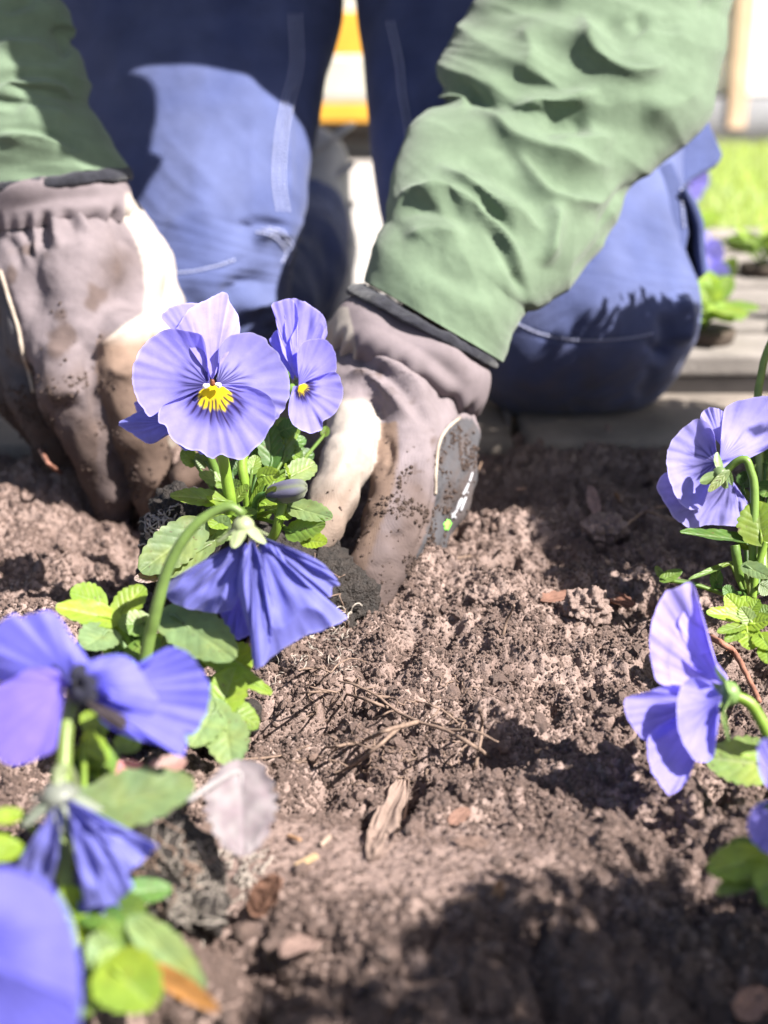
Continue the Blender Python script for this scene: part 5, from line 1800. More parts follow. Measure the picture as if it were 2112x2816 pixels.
petal(fl, ZB, (400, 980), [(390, 1170), (400, 1205), (480, 1180), (560, 1150), (630, 1222), (662, 1190), (610, 1085), (560, 1040), (480, 1000)], d + .002, cup=-0.002, ruf=0.004, col=WILT * 1.05, vein=0.2,
      pleat=0.002, npl=2, seed=55, edge=0.0)
stem(Cp, [(*ZB(300, 515), .402), (*ZB(290, 440), .404), (*ZB(310, 400), .408), (*ZB(350, 420), .415), (*ZB(380, 560), .42), (*ZB(400, 900), .41)], 0.002, 0.0024, np.array([0.17, 0.20, 0.10]))
for (b, t, wd, fc, cl, kw) in [
    ((430, 610, .415), (985, 470, .42), 270, .6, G_GREY * 0.9, dict(nsc=6, fold=0.15)),
    ((100, 620, .41), (-60, 660, .40), 90, .5, G_LIT, {}),
    ((60, 760, .40), (-40, 860, .39), 160, .6, G_LIT, {}),
    ((610, 1030, .41), (870, 1000, .42), 130, .5, G_DARK * 1.6, dict(scal=0.03)),
    ((560, 1430, .38), (470, 1230, .38), 150, .6, G_GREY * 1.1, {}),
    ((520, 1430, .375), (610, 1300, .38), 120, .6, G_LIT, {}),
    ((560, 1400, .365), (790, 1600, .355), 300, .65, G_LIT * 0.95, dict(nsc=5, shape=0.7)),
    ((700, 1190, .39), (1030, 1520, .375), 170, .45, G_GREY * 1.15, dict(nsc=6, fold=0.4)),
    ((680, 1200, .395), (850, 1260, .39), 110, .5, G_LIT * 1.1, {}),
    ((470, 1500, .37), (400, 1660, .355), 150, .5, G_MID, {}),
    ((560, 330, .44), (380, 330, .43), 150, .5, G_MID, {}),
    ((430, 260, .43), (560, 320, .44), 140, .55, G_LIT, {}),
    ((520, 210, .45), (420, 110, .455), 110, .6, G_LIT * 0.9, {}),
    ((600, 290, .45), (700, 250, .46), 110, .6, G_MID, {}),
    ((380, 380, .43), (560, 400, .44), 130, .5, G_DARK, {}),
    ((420, 1100, .40), (620, 1180, .395), 150, .5, G_DARK * 1.4, {}),
    ((540, 1200, .39), (660, 1330, .385), 140, .5, G_MID, {}),
]:
    leaf(Cp, (*ZB(*b[:2]), b[2]), (*ZB(*t[:2]), t[2]), wd * 0.5425 * 1.15, fc, cl, pet=(*ZB(430 + 0.2 * (b[0] - 430), max(1000, b[1] + 60)), 0.405), seed=int(abs(b[0])), **kw)
leaf(Cp, (*ZB(1215, 410), .455), (*ZB(1235, 855), .435), 330 * 0.5425 * 1.08, .8, np.array([0.36, 0.335, 0.335]), pet=(*ZB(950, 560), .44), nsc=7, scal=0.2, fold=0.22, wave=0.14, curl=0.08, purple=0.6, seed=77, mat='petal', rib=(0.4, 0.33, 0.36))
leaf(Cp, (*ZB(720, 400), .45), (*ZB(560, 400), .44), 110 * 0.5425, .6, np.array([0.42, 0.17, 0.18]), nsc=4, seed=78, rib=(0.5, 0.3, 0.3))
leaf(Cp, (*ZB(780, 400), .45), (*ZB(945, 350), .455), 110 * 0.5425, .6, np.array([0.30, 0.17, 0.15]), nsc=4, seed=79, rib=(0.4, 0.25, 0.2))
leaf(Cp, (*ZB(760, 1410), .375), (*ZB(1105, 1625), .36), 120 * 0.5425, .5, np.array([0.30, 0.14, 0.04]), mat='dead', nsc=3, scal=0.03, fold=0.5, seed=80, rib=(0.3, 0.2, 0.1))

V, F = surface_nets(chain([(250, 2230, .468, 115), (400, 2330, .462, 120), (500, 2440, .453, 105), (560, 2500, .446, 70)]), 0.002, 0.01)
n = vnormals(V, F)
V = V + n * (0.007 * perlin(V * 60) + 0.006 * perlin(V * 150) + 0.004 * perlin(V * 380))[:, None]
rbC = add('root_ball', make_mesh('root_ball', V, F, M['peat']), Cp)
bC = bvh_of(V, F)
hair_roots(bC, 400, 2330, 620, 2560, 60, 'white_root', rbC, 0.00014, 130, seed=14, curv=35)
hair_roots(bC, 200, 2150, 600, 2500, 50, 'root', rbC, 0.00025, 110, seed=15)

rr = np.random.default_rng(23)
for i in range(14):
    bx_, by_ = 330 + 330 * rr.random(), 1080 + 360 * rr.random()
    an = rr.random() * 6.28
    leaf(Cp, (*ZB(bx_, by_), 0.40), (*ZB(bx_ + 190 * math.cos(an), by_ + 140 * math.sin(an)), 0.396), 85 + 30 * rr.random(), 0.5 + 0.3 * rr.random(),
         (G_MID, G_LIT, G_GREY * 1.1, G_LIT * 1.1)[i % 4], pet=(*ZB(430, 1250), 0.412), seed=i + 160)

# nearest flower, cut by the left and lower edge
Dp = plant(G(-60, 2950), 'nearest pansy, cut off by the lower left corner, big blurred blue petal')
d = 0.30
fl = calyx(Dp, P(-60, 2620, d + .006), (0.5, -0.6, 0.2), seed=0.2)
petal(fl, ZI, (-50, 2600), [(-60, 2400), (0, 2385), (70, 2400), (140, 2440), (185, 2510), (206, 2580), (222, 2700), (216, 2830), (160, 2900), (60, 2850)], d, tx=0.004, ty=-0.002, cup=-0.006, ruf=0.003,
      col=DEEP * 0.9, vein=0.1, seed=61, edge=0.0)
petal(fl, ZI, (-60, 2640), [(60, 2760), (140, 2730), (210, 2760), (200, 2900), (100, 2990), (-60, 3000), (-160, 2880)], d - .006, ty=-0.004, cup=-0.003, ruf=0.004, col=DEEP * 0.6, vein=0.2, seed=62, edge=0.0)
petal(fl, ZI, (-70, 2600), [(-60, 2420), (-160, 2380), (-280, 2420), (-330, 2560), (-280, 2680), (-160, 2660)], d + .002, tx=-0.003, cup=-0.004, col=DEEP, vein=0.1, seed=63, edge=0.0)
stem(Dp, [(-60, 2640, .31), (-70, 2800, .315), (-60, 3000, .32)], 0.002, 0.0024, G_MID)
leaf(Dp, (-40, 2850, .32), (120, 2900, .31), 150, .5, G_MID, seed=4)

# ---------------------------------------------------------------- right side plants
R1 = plant(G(2080, 1650), 'pale blue pansy seen from behind in the shade beside the edging')
d = 0.665
fl = calyx(R1, P(*ZR1(1205, 800), d - .010), FWD * 0.7 - RGT * 0.4, n=3, ln=0.012, wd=0.006, r=0.0035, col=np.array([0.14, 0.20, 0.08]), seed=0.6, spread=0.7)
petal(fl, ZR1, (1215, 560), [(1150, 440), (1050, 380), (1028, 310), (1050, 262), (1110, 222), (1180, 232), (1240, 275), (1290, 400)], d + .010, cup=0.002, col=PALE * 0.95, vein=0.15, seed=71)
petal(fl, ZR1, (1290, 830), [(1350, 930), (1430, 1030), (1452, 1090), (1400, 1160), (1392, 1245), (1250, 1250), (1100, 1242), (940, 1272), (800, 1182), (722, 1060), (662, 960), (660, 880), (722, 790),
                             (900, 780), (1100, 770)], d + .006, tx=-0.002, ty=-0.001, cup=0.003, ruf=0.004, col=PALE * 0.75, vein=0.4, vlen=1.0, seed=72, pleat=0.001, npl=3)
petal(fl, ZR1, (1175, 700), [(1170, 600), (1150, 450), (1100, 362), (1000, 320), (920, 370), (820, 462), (760, 560), (735, 700), (760, 850), (820, 1000), (900, 1092), (1000, 1112), (1062, 1060), (1090, 960),
                             (1140, 800)], d - .002, tx=-0.003, cup=0.006, ruf=0.002, col=PALE * 0.9, vein=0.6, vlen=0.75, seed=73)
petal(fl, ZR1, (1195, 690), [(1205, 775), (1350, 712), (1500, 642), (1640, 560), (1740, 420), (1760, 250), (1700, 150), (1600, 128), (1440, 145), (1300, 190), (1242, 240), (1222, 330), (1208, 500)], d - .004,
      tx=0.003, cup=0.006, ruf=0.002, col=PALE * 1.1, vein=0.35, vlen=0.6, seed=74)
leaf(fl, (*ZR1(1260, 790), d - .014), (*ZR1(1100, 955), d - .016), 26, .9, np.array([0.16, 0.22, 0.09]), scal=0.0, seed=3, name='sepal')
leaf(fl, (*ZR1(1270, 780), d - .012), (*ZR1(1305, 900), d - .014), 18, .9, np.array([0.10, 0.17, 0.06]), scal=0.0, seed=4, name='sepal')
stem(R1, [(*ZR1(1250, 780), .656), (*ZR1(1350, 690), .652), (*ZR1(1430, 680), .65), (*ZR1(1470, 780), .65), (*ZR1(1495, 870), .65), (*ZR1(1502, 1050), .65), (*ZR1(1492, 1300), .65), (*ZR1(1490, 1600), .652),
          (*ZR1(1500, 1800), .655)], 0.0019, 0.0024, np.array([0.15, 0.24, 0.05]), n=60)
stem(R1, [(2170, 850, .70), (2112, 960, .70), (2092, 1040, .70), (2084, 1110, .70), (2090, 1300, .69), (2100, 1600, .67)], 0.0019, 0.0024, np.array([0.18, 0.26, 0.06]))
for (b, t, wd, fc, cl, kw) in [
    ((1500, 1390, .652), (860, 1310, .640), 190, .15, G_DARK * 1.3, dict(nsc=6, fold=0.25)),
    ((1560, 1380, .645), (1520, 1040, .65), 330, .85, G_LIT * 0.8, dict(nsc=6)),
    ((1420, 1600, .64), (1640, 1700, .63), 150, .5, G_GREY, dict(nsc=6)),
    ((700, 1700, .66), (640, 1600, .66), 60, .7, G_GREY * 0.7, {}),
    ((700, 1720, .655), (870, 1640, .655), 100, .55, G_MID, dict(scal=0.03)),
    ((1280, 1580, .655), (930, 1720, .645), 60, .3, G_MID, dict(scal=0.03, fold=0.3)),
    ((1170, 1780, .655), (1170, 1620, .655), 100, .9, G_DARK * 1.3, {}),
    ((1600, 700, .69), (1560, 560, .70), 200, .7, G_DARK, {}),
    ((1500, 760, .69), (1640, 860, .69), 220, .6, G_MID, {}),
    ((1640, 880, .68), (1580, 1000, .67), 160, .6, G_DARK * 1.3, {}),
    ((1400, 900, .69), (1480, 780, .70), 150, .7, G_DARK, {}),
    ((1380, 1000, .69), (1460, 960, .69), 120, .6, G_MID, {}),
    ((1560, 1760, .63), (1640, 1830, .63), 160, .5, G_GREY * 0.8, {}),
    ((1350, 1420, .655), (1480, 1450, .655), 60, .5, G_MID, {}),
    ((1300, 1850, .64), (1230, 1780, .64), 110, .5, G_DARK * 1.4, {}),
    ((1560, 680, .70), (1640, 600, .70), 180, .6, G_MID, {}),
]:
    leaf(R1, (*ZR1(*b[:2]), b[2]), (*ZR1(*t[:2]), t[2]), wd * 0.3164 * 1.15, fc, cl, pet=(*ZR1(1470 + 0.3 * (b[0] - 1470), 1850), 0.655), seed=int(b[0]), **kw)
stem(R1, [(*ZR1(1330, 1420), .645), (*ZR1(1345, 1520), .645), (*ZR1(1375, 1720), .65)], 0.0024, 0.0022, G_MID, name='leaf_stalk')
stem(R1, [(*ZR1(1600, 1390), .645), (*ZR1(1560, 1520), .645), (*ZR1(1510, 1700), .645), (*ZR1(1490, 1880), .645)], 0.0016, 0.0017, G_LIT, name='leaf_stalk')

R4 = plant(G(2040, 1800), 'tuft of bright sunlit scalloped pansy leaves without flowers at the right edge')
for i, (b, t, wd, fc, cl) in enumerate([
    ((1420, 2040, .60), (1085, 2010, .595), 170, .4, G_LIT * 1.2), ((1400, 2010, .60), (1250, 1850, .605), 160, .6, G_LIT * 1.25), ((1420, 2000, .60), (1430, 1860, .61), 150, .6, G_LIT * 1.2),
    ((1450, 2010, .60), (1540, 1890, .60), 120, .6, G_LIT), ((1480, 2100, .59), (1380, 1960, .59), 130, .75, G_GREY * 1.3), ((1380, 2050, .59), (1250, 2000, .588), 70, .5, G_GREY * 1.3),
    ((1450, 2110, .59), (1640, 2060, .585), 170, .5, G_LIT * 1.2), ((1430, 2130, .59), (1470, 2330, .58), 190, .5, G_LIT * 1.15), ((1400, 2120, .59), (1180, 2180, .58), 110, .4, G_MID),
    ((1550, 2200, .585), (1640, 2330, .575), 190, .5, G_LIT * 1.1), ((1530, 2050, .60), (1640, 1960, .60), 160, .6, G_MID), ((1400, 2150, .59), (1250, 2260, .58), 120, .5, G_MID),
    ((1600, 2300, .58), (1620, 2450, .57), 150, .5, G_LIT)]):
    leaf(R4, (*ZR1(*b[:2]), b[2]), (*ZR1(*t[:2]), t[2]), wd * 0.3164 * 1.1, fc, cl, pet=(*ZR1(1460, 2230), 0.595), seed=i, nsc=5, scal=0.13)

R2 = plant(G(2180, 2150), 'pansy leaning in from the right with pale flower in profile')
d = 0.50
fl = calyx(R2, P(*ZR2(905, 790), d), (-1, -0.1, 0.1), n=5, ln=0.012, wd=0.005, r=0.0045, col=np.array([0.16, 0.26, 0.08]), spread=0.55, seed=0.2)
petal(fl, ZR2, (870, 780), [(790, 830), (640, 770), (500, 742), (440, 680), (414, 500), (430, 340), (500, 190), (580, 140), (648, 120), (690, 150), (742, 350), (800, 560), (880, 680), (890, 740)], d + .004, tx=-0.001,
      ty=-0.002, cup=0.006, ruf=0.003, col=LIGHT * 1.05, vein=0.12, vlen=0.9, seed=81, edge=0.1, pleat=0.002, npl=1)
petal(fl, ZR2, (860, 790), [(800, 740), (740, 660), (690, 640), (600, 560), (610, 450), (590, 350), (650, 250), (690, 200), (742, 350), (800, 560), (880, 680)], d + .010, ty=-0.001, cup=0.002, col=LIGHT * 1.25, vein=0.0,
      seed=82, edge=0.0)
petal(fl, ZR2, (820, 830), [(640, 960), (500, 965), (420, 1092), (300, 982), (264, 900), (270, 820), (400, 780), (520, 740), (620, 740), (740, 780)], d + .002, tx=0.001, cup=0.004, ruf=0.003, col=LAV * 1.15, vein=0.45,
      vlen=0.9, seed=83, edge=0.1)
petal(fl, ZR2, (830, 850), [(690, 1200), (640, 1322), (560, 1400), (512, 1392), (422, 1250), (400, 1080), (450, 1000), (570, 930), (700, 880)], d + .001, tx=0.001, ty=-0.001, cup=0.005, ruf=0.003, col=LAV * 1.15, vein=0.3,
      vlen=0.9, seed=84, edge=0.1)
petal(fl, ZR2, (850, 810), [(830, 850), (816, 1000), (800, 1180), (700, 1202), (622, 1100), (580, 950), (598, 760), (690, 690), (780, 720)], d - .006, tx=0.002, cup=0.004, ruf=0.002, col=LAV * 1.2, vein=0.2, vlen=0.9,
      seed=85, edge=0.1)
stem(R2, [(*ZR2(920, 800), .50), (*ZR2(1010, 840), .50), (*ZR2(1060, 900), .50), (*ZR2(1140, 1050), .50), (*ZR2(1220, 1250), .505), (*ZR2(1280, 1450), .51)], 0.0021, 0.0025, G_LIT)
leaf(R2, (*ZR2(850, 860), .495), (*ZR2(895, 1080), .49), 16, .8, G_MID, scal=0, name='sepal')
leaf(R2, (*ZR2(1180, 1230), .50), (*ZR2(760, 1180), .51), 330 * 0.452, .55, np.array([0.22, 0.33, 0.10]), pet=(*ZR2(1280, 1400), .51), nsc=7, seed=9, rib=(0.4, 0.45, 0.3))
leaf(R2, (*ZR2(1200, 1180), .48), (*ZR2(970, 1170), .475), 40, .3, G_LIT, scal=0.02, seed=10)

R3 = plant(G(2230, 2600), 'pansy at the lower right edge with blue petals and round leaves cut by the frame')
d = 0.43
fl = calyx(R3, P(*ZR2(1260, 1500), d), (-0.6, -0.7, 0), seed=0.1)
petal(fl, ZR2, (1240, 1450), [(1240, 1380), (1150, 1370), (1090, 1290), (1070, 1160), (1080, 1090), (1140, 1062), (1240, 1100), (1300, 1250)], d + .004, tx=-0.002, cup=0.003, col=LAV * 1.1, vein=0.3, seed=91, edge=0.05)
petal(fl, ZR2, (1240, 1500), [(1200, 1440), (1100, 1450), (1040, 1490), (1008, 1570), (1020, 1660), (1070, 1730), (1140, 1765), (1220, 1740), (1270, 1620)], d, tx=-0.002, cup=0.004, col=LAV * 1.05, vein=0.4, seed=92, edge=0.05)
petal(fl, ZR2, (1260, 1500), [(1300, 1400), (1400, 1400), (1460, 1500), (1420, 1640), (1320, 1660)], d, tx=0.003, cup=0.004, col=LAV, vein=0.3, seed=93)
stem(R3, [(*ZR2(1265, 1500), .435), (*ZR2(1290, 1700), .437), (*ZR2(1300, 1950), .44)], 0.002, 0.0024, G_MID)
for i, (b, t, wd, fc, cl) in enumerate([((1090, 1790, .43), (770, 1880, .42), 230, .6, G_LIT), ((1070, 1780, .44), (900, 1690, .445), 150, .5, G_MID), ((1050, 1900, .425), (820, 2010, .415), 130, .4, G_MID * 0.9),
                                         ((1200, 1900, .42), (1075, 2000, .41), 190, .6, G_LIT), ((1220, 1980, .415), (1110, 2080, .405), 160, .5, G_MID)]):
    leaf(R3, (*ZR2(*b[:2]), b[2]), (*ZR2(*t[:2]), t[2]), wd * 0.452 * 1.1, fc, cl, pet=(*ZR2(1280, 1900), .44), seed=i + 30, nsc=5)


# ---------------------------------------------------------------- two unseen shrubs, added beyond the frame to cast shade on the soil
def shrub(base, c, r, seed, label, nl, ls=1.0):
    rr = np.random.default_rng(seed)
    o = empty('shade_shrub', base, label, 'shrub', 'unseen shrubs added to shade the bed')
    c = np.array(c, float)
    b = np.array(base, float)
    parts = [tube([b, (b + c) / 2 + rr.normal(size=3) * 0.01, c], [0.013, 0.010, 0.006], 8, 14)]
    for i in range(9):
        q = rr.normal(size=3)
        q = c + q / np.linalg.norm(q) * np.array(r) * 0.75
        parts.append(tube([b * 0.35 + c * 0.65, (c + q) / 2, q], [0.006, 0.004, 0.002], 6, 10))
    add('trunk', make_mesh('trunk', *join(parts), M['twig']), o)
    q = rr.normal(size=(nl, 3))
    q /= np.linalg.norm(q, axis=1)[:, None]
    lump = 1 + 0.22 * perlin(q * 2.6 + seed)
    pos = c + q * (rr.random(nl) ** 0.33 * lump)[:, None] * np.array(r)
    ax = rr.normal(size=(nl, 3)) + q
    ax /= np.linalg.norm(ax, axis=1)[:, None]
    sd = np.cross(ax, rr.normal(size=(nl, 3)))
    sd /= np.linalg.norm(sd, axis=1)[:, None]
    ln = ls * (0.013 + 0.009 * rr.random(nl))[:, None]
    V = np.stack([pos, pos + ax * ln * 0.5 + sd * ln * 0.32, pos + ax * ln, pos + ax * ln * 0.5 - sd * ln * 0.32], 1).reshape(-1, 3)
    cc = np.repeat(G_DARK * (0.8 + 0.9 * rr.random((nl, 1))), 4, 0)
    add('crown', make_mesh('crown', V, np.arange(nl * 4).reshape(-1, 4), M['leaf'], False, cc), o)


shrub((0.38, 0.74, -0.01), (0.365, 0.735, 0.20), (0.12, 0.17, 0.125), 3, 'unseen round shrub added outside the right edge to shade the soil by the edging', 26000, 0.6)
shrub((0.40, 0.15, -0.01), (0.375, 0.155, 0.25), (0.19, 0.115, 0.12), 8, 'unseen round shrub added beside the camera to shade the nearest soil', 5600)

# ================================================================== THINGS LYING ON THE SOIL
def on_soil(px, py, lift=0.0):
    z = 0.0
    for _ in range(4):
        q = G(px, py, z)
        z = float(soil_h(np.array([q[0]]), np.array([q[1]]), False)[0]) + lift
    q = G(px, py, z)
    return q


def strand(pix, r0, r1, lift=0.003, n=None):
    W = [on_soil(x, y, lift if np.isscalar(lift) else lift[i]) for i, (x, y) in enumerate(pix)]
    return tube(W, np.linspace(r0, r1, len(W)), 7, n or 8 * len(W))


def dead_leaf(b, t, wpx, lift0, lift1, col, label, face=0.5, seed=0, **kw):
    B, T = on_soil(*b, lift0), on_soil(*t, lift1)
    c = (B + T) / 2
    d = proj(c[None])[2][0]
    view = (CAMP - c) / np.linalg.norm(CAMP - c)
    nh = face * view + (1 - face) * np.array([0, 0, 1.0])
    V, F, C = leaf_mesh(B, T, wpx * d / FPX, nh, np.array(col), seed=seed, rib=tuple(np.array(col) * 0.6), ragged=0.25, wave=0.12, **kw)
    return add('dead_leaf', make_mesh('dead_leaf', V, F, M['dead'], True, C), None, label, 'dead leaf', 'dead leaves on the soil')


dead_leaf((1035, 2335), (1105, 2185), 80, 0.001, 0.002, (0.25, 0.18, 0.15), 'largest pale brown papery leaf lying in the sunlit hollow below the roots', 0.6, 1, nsc=9, scal=0.08, curl=0.1)
dead_leaf((1245, 2262), (1290, 2222), 46, 0.001, 0.002, (0.20, 0.115, 0.088), 'small reddish leaf scrap right of the big papery leaf', 0.4, 2, scal=0.05)
dead_leaf((790, 2620), (900, 2560), 70, 0.001, 0.002, (0.20, 0.135, 0.115), 'pinkish blurred leaf in the shaded foreground', 0.3, 4)
dead_leaf((700, 2500), (770, 2410), 80, 0.004, 0.012, (0.24, 0.13, 0.09), 'brown leaf standing beside the white roots at lower left', 0.7, 5)
dead_leaf((1500, 1650), (1590, 1632), 50, 0.003, 0.004, (0.18, 0.095, 0.07), 'reddish brown leaf lying in the shaded hollow behind the mound', 0.4, 6)
dead_leaf((1640, 1630), (1745, 1665), 55, 0.004, 0.003, (0.20, 0.098, 0.07), 'rust coloured leaf left of the pale pansy tuft in the shade', 0.4, 7)
dead_leaf((1640, 1410), (1622, 1335), 34, 0.002, 0.012, (0.30, 0.20, 0.18), 'narrow brown leaf standing upright near the edging', 0.8, 8)
dead_leaf((1740, 1405), (1690, 1360), 40, 0.003, 0.006, (0.16, 0.09, 0.06), 'dark brown leaf tilted beside the thin forked twig', 0.6, 9)
dead_leaf((1990, 1850), (2010, 1780), 60, 0.004, 0.012, (0.24, 0.10, 0.05), 'dark rusty leaf propped under the red twig at right', 0.7, 10)
dead_leaf((1360, 2520), (1375, 2420), 40, 0.003, 0.008, (0.36, 0.22, 0.14), 'pointed tan leaf tip in the shaded foreground', 0.7, 11)
dead_leaf((1450, 2490), (1510, 2510), 50, 0.003, 0.004, (0.34, 0.21, 0.14), 'small tan leaf flake right of the pointed tan tip', 0.4, 12)
dead_leaf((2040, 2790), (2112, 2720), 90, 0.003, 0.006, (0.33, 0.19, 0.14), 'brown leaf at the lower right corner', 0.5, 13)
dead_leaf((1330, 2320), (1250, 2310), 44, 0.001, 0.002, (0.20, 0.135, 0.11), 'flat brown leaf on the smooth sunlit patch', 0.3, 14)


def chip(px, py, w, h, ang, col, label):
    c = on_soil(px, py, 0.002)
    V, F = box(-w, w, -h, h, -0.0006, 0.0006, 0.0003)
    V = np.array(V)
    ca, sa = math.cos(ang), math.sin(ang)
    V = np.stack([V[:, 0] * ca - V[:, 1] * sa, V[:, 0] * sa + V[:, 1] * ca, V[:, 2] + 0.25 * V[:, 0]], 1) + c
    V = V + 0.0008 * perlin(V * 400)[:, None]
    m = plain('chip', col, 0.7, 0.2, 300)
    add('wood_chip', make_mesh('wood_chip', V, F, m, False), None, label, 'wood chip', 'wood chips on the soil')


chip(808, 2305, 0.0040, 0.0009, -0.9, (0.28, 0.16, 0.09), 'thin orange wood splinter on the smooth soil, upper of two')
chip(842, 2368, 0.0042, 0.0014, 0.5, (0.36, 0.25, 0.14), 'yellowish wood chip on the smooth soil, lower of two')
chip(895, 2312, 0.0028, 0.0008, 0.9, (0.3, 0.22, 0.17), 'tiny pale splinter right of the orange one')
chip(1490, 2062, 0.0030, 0.0008, 0.1, (0.45, 0.27, 0.16), 'short tan splinter right of the bare root')
chip(1432, 1345, 0.0030, 0.0009, -0.5, (0.40, 0.24, 0.17), 'tan splinter in the shade right of the glove')


def twig(pix, r0, r1, lift, mat, label, extra=(), name='twig', cat='twig'):
    parts = [strand(pix, r0, r1, lift)]
    for p_, a0, a1, l_ in extra:
        parts.append(strand(p_, a0, a1, l_))
    V, F = join(parts)
    V = V + 0.0005 * np.stack([perlin(V * 160 + k_ * 9) for k_ in range(3)], 1)
    return add(name, make_mesh(name, V, F, M[mat]), None, label, cat, 'twigs and roots on the soil')


twig([(1710, 1455), (1760, 1415), (1800, 1398), (1840, 1390)], 0.0009, 0.0006, [0.002, 0.006, 0.008, 0.008], 'twig', 'thin forked tan twig left of the pale pansy in shade',
     [([(1780, 1405), (1830, 1425), (1860, 1432)], 0.0006, 0.0004, [0.007, 0.006, 0.004])])
twig([(1255, 1535), (1300, 1528), (1340, 1518), (1382, 1512)], 0.0009, 0.0006, [0.003, 0.006, 0.007, 0.006], 'root', 'pale curved root tip sticking out right of the pinky panel')
twig([(1382, 1748), (1395, 1705), (1414, 1664)], 0.0009, 0.0006, [0.001, 0.012, 0.022], 'root', 'short pale twig standing upright on the sunlit mound')
twig([(1306, 2110), (1322, 2040), (1326, 1985), (1318, 1950)], 0.0009, 0.0005, [0.001, 0.010, 0.018, 0.022], 'root', 'pale bent twig standing left of the dark clod')
twig([(92, 1180), (108, 1230), (135, 1275), (180, 1310), (220, 1355)], 0.0018, 0.0011, [0.020, 0.022, 0.020, 0.014, 0.004], 'redtwig', 'reddish twig leaning beside the left glove')
twig([(1940, 1745), (1985, 1770), (2020, 1795), (2050, 1850), (2088, 1930)], 0.0018, 0.0012, [0.003, 0.010, 0.012, 0.008, 0.002], 'redtwig', 'reddish twig bent beneath the profile flower at right')
twig([(1245, 1480), (1275, 1400), (1300, 1330), (1325, 1270)], 0.0006, 0.0004, [0.002, 0.02, 0.03, 0.04], 'twig', 'hair thin dark twig rising beside the pinky panel')
twig([(1060, 2555), (1200, 2500), (1330, 2505), (1450, 2530)], 0.0005, 0.0004, 0.005, 'twig', 'fine dry stalk across the shaded foreground')
twig([(785, 2620), (788, 2540), (786, 2470)], 0.0008, 0.0006, [0.002, 0.010, 0.018], 'twig', 'dark upright stalk at lower left of the smooth patch')
twig([(640, 2090), (760, 2080), (850, 2050)], 0.0006, 0.0004, [0.004, 0.008, 0.006], 'root', 'thin root thread left of the bare branching root')
# bare branching root in the middle of the bed
rr = np.random.default_rng(4)
main = [(1345, 2078), (1290, 2045), (1225, 2008), (1150, 1985), (1090, 1955), (1040, 1915), (985, 1888), (930, 1872)]
br = [([(1090, 1955), (1010, 1925), (930, 1905), (860, 1903), (825, 1908)], 0.0008, 0.0004, [0.010, 0.012, 0.012, 0.010, 0.008]),
      ([(1150, 1985), (1060, 2010), (990, 2040), (930, 2052), (890, 2056)], 0.0011, 0.0005, [0.010, 0.012, 0.013, 0.011, 0.008]),
      ([(1110, 1990), (1030, 2060), (960, 2110), (890, 2135)], 0.0010, 0.0005, [0.008, 0.010, 0.008, 0.006]),
      ([(985, 1888), (910, 1850), (850, 1838), (820, 1842)], 0.0007, 0.0004, [0.010, 0.011, 0.010, 0.006]),
      ([(1040, 1915), (1130, 1925), (1210, 1950), (1260, 1990)], 0.0007, 0.0004, [0.010, 0.010, 0.008, 0.004]),
      ([(1225, 2008), (1300, 2010), (1370, 2040)], 0.0007, 0.0004, [0.008, 0.006, 0.003]),
      ([(930, 2052), (905, 2080), (910, 2100)], 0.0005, 0.0003, [0.010, 0.006, 0.004])]
for i in range(14):
    q = main[1 + int(rr.random() * 6)] if rr.random() < 0.4 else br[int(rr.random() * 5)][0][1 + int(rr.random() * 2)]
    an = math.pi + rr.normal() * 0.9
    ln = 40 + 90 * rr.random()
    x, y = q
    pts = [(x, y)]
    for k_ in range(3):
        an += rr.normal() * 0.45
        x += ln / 3 * math.cos(an)
        y += ln / 3 * math.sin(an) * 0.8
        pts.append((x, y))
    l0 = 0.006 + 0.006 * rr.random()
    br.append((pts, 0.00045, 0.00022, [0.009, l0, l0 * 0.8, 0.002 + 0.004 * rr.random()]))
twig(main, 0.0010, 0.0004, [0.002, 0.004, 0.008, 0.010, 0.011, 0.011, 0.010, 0.007], 'root', 'bare branching brown root lying on the sunlit soil', br, 'root', 'root')


def clod(px, py, rpx, label, mat='soil', sq=0.8, seed=0, lift=0.3):
    c = on_soil(px, py, 0.0)
    d = proj(c[None])[2][0]
    r = rpx * d / FPX
    c = c + np.array([0, 0, r * lift])
    V, F = surface_nets([(c - np.array([r * 0.3, 0, 0]), c + np.array([r * 0.3, 0, r * 0.1]), r * 0.75, r * 0.7)], r / 16, 0.002, r * 0.6)
    n = vnormals(V, F)
    V = V + n * (r * 0.5 * perlin((V - c) / r * 1.6 + seed) + r * 0.32 * perlin((V - c) / r * 4.5 + seed) + r * 0.2 * perlin((V - c) / r * 10 + seed))[:, None]
    return add('soil_clod', make_mesh('soil_clod', V, F, M[mat]), None, label, 'clod', 'clods of soil')


clod(1372, 1995, 52, 'dark rounded clod in the hollow right of the bare root', 'crumb_dark', seed=1)
clod(1612, 1690, 62, 'sunlit crumbly clod at the edge of the shade', seed=2)
clod(1660, 1480, 60, 'shaded clod between the glove and the pale pansy', seed=3)
clod(1840, 1330, 60, 'shaded clod under the edging left of the pale pansy', seed=5)
clod(1330, 1660, 48, 'sunlit clod on top of the mound in the middle', seed=8)

# white matted roots of the front plant
bs = bvh_of(np.array([v.co[:] for v in soil.data.vertices]), [tuple(p.vertices) for p in soil.data.polygons])
hair_roots(bs, 440, 2370, 560, 2560, 80, 'white_root', Cp, 0.00025, 80, seed=7, curv=60)
hair_roots(bs, 600, 2340, 730, 2480, 30, 'white_root', Cp, 0.0003, 70, seed=8, curv=60)
hair_roots(bs, 760, 1740, 960, 1860, 22, 'white_root', A, 0.00022, 80, seed=9, curv=50)
hair_roots(bs, 800, 1850, 1300, 2150, 60, 'root', Bp, 0.00025, 80, seed=10, curv=50)

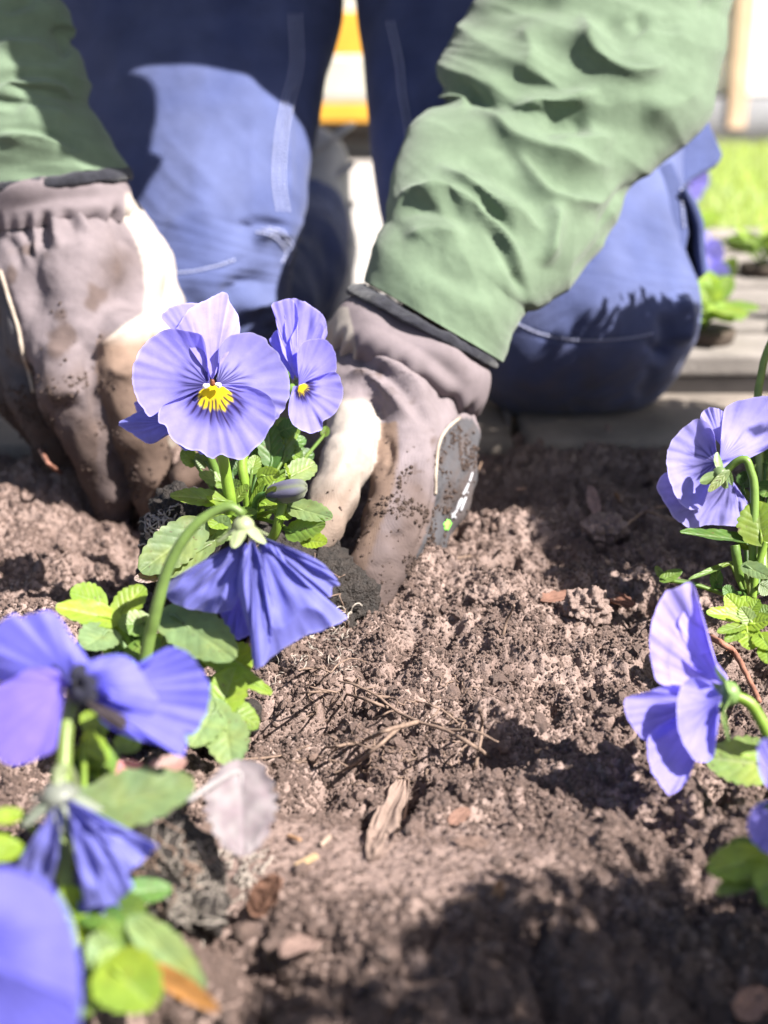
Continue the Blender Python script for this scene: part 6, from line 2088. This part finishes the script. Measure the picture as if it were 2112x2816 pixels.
# young pansies on the pallet behind the knee
def small_pansy(x, y, z, seed, label, flower=None):
    rr = np.random.default_rng(seed)
    o = empty('seedling_pansy', (x, y, z), label, 'pansy', 'young pansies on the pallet')
    b = np.array([x, y, z])
    V, F = tube([b + [0, 0, 0.0005], b + [0, 0, 0.010], b + [0, 0, 0.012]], [0.026, 0.028, 0.026], 20, 8)
    add('root_plug', make_mesh('root_plug', V, F, M['pot']), o)
    for i in range(16):
        an = rr.random() * 6.28
        rad = 0.02 + 0.035 * rr.random()
        B = b + [0.012 * math.cos(an), 0.012 * math.sin(an), 0.018 + 0.02 * rr.random()]
        T = b + [rad * math.cos(an), rad * math.sin(an), 0.022 + 0.035 * rr.random()]
        V, F, C = leaf_mesh(B, T, 0.024, np.array([0.2 * rr.normal(), -0.3, 1.0]), (G_LIT if rr.random() < 0.7 else G_MID) * 1.15, seed=i, nu=14, nw=9, pet=b + [0, 0, 0.011])
        add('leaf', make_mesh('leaf', V, F, M['leaf'], True, C), o)
    if flower is not None:
        for k_, (fx, fz) in enumerate(flower):
            c = b + [fx, -0.01, fz]
            V, F = tube([b + [0, 0, 0.011], (b + c) / 2 + [0.004, 0, 0.01], c + [0, 0.004, -0.002]], [0.0018, 0.0016, 0.0014], 7, 12)
            add('stem', make_mesh('stem', V, F, M['stem'], True, np.tile(G_LIT, (len(V), 1))), o)
            f = calyx(o, c + [0, 0.006, 0], (0, -1, 0.2), seed=k_)
            for q in range(5):
                a0 = q * 2 * math.pi / 5 + 0.3
                n_, m_ = 16, 10
                tt = np.linspace(-0.75, 0.75, n_)
                vv = np.linspace(0.05, 1, m_)
                AA, VV = np.meshgrid(tt, vv)
                rad = 0.028 * VV * (1 - 0.25 * (AA / 0.75) ** 4)
                X = np.stack([rad * np.cos(a0 + AA), -0.004 * np.sin(3 * AA + q) * VV + 0.002 * q, rad * np.sin(a0 + AA)], -1).reshape(-1, 3) + c
                cc = np.tile((PALE if q % 2 else LAV) * 1.05, (len(X), 1))
                add('petal', make_mesh('petal', X, grid_faces(n_, m_), M['petal'], True, cc), f)
    return o


PZ = 0.0205
small_pansy(0.285, 1.16, PZ, 1, 'young pansy with bright leaves right behind the knee, nearest on the pallet')
small_pansy(0.315, 1.30, PZ, 2, 'young pansy with lilac flowers below the trouser pocket', [(-0.012, 0.052), (-0.004, 0.03)])
small_pansy(0.42, 1.24, PZ, 3, 'young pansy without flowers at the right edge of the pallet')
small_pansy(0.43, 1.50, PZ, 4, 'young pansy in the second row on the pallet, in front of the lawn', [(0.03, 0.085)])
small_pansy(0.56, 1.66, PZ, 5, 'young pansy farthest back on the pallet', [(0.0, 0.09)])
small_pansy(0.36, 1.62, PZ, 6, 'young pansy far back on the pallet beside the trousers', [(0.0, 0.09)])
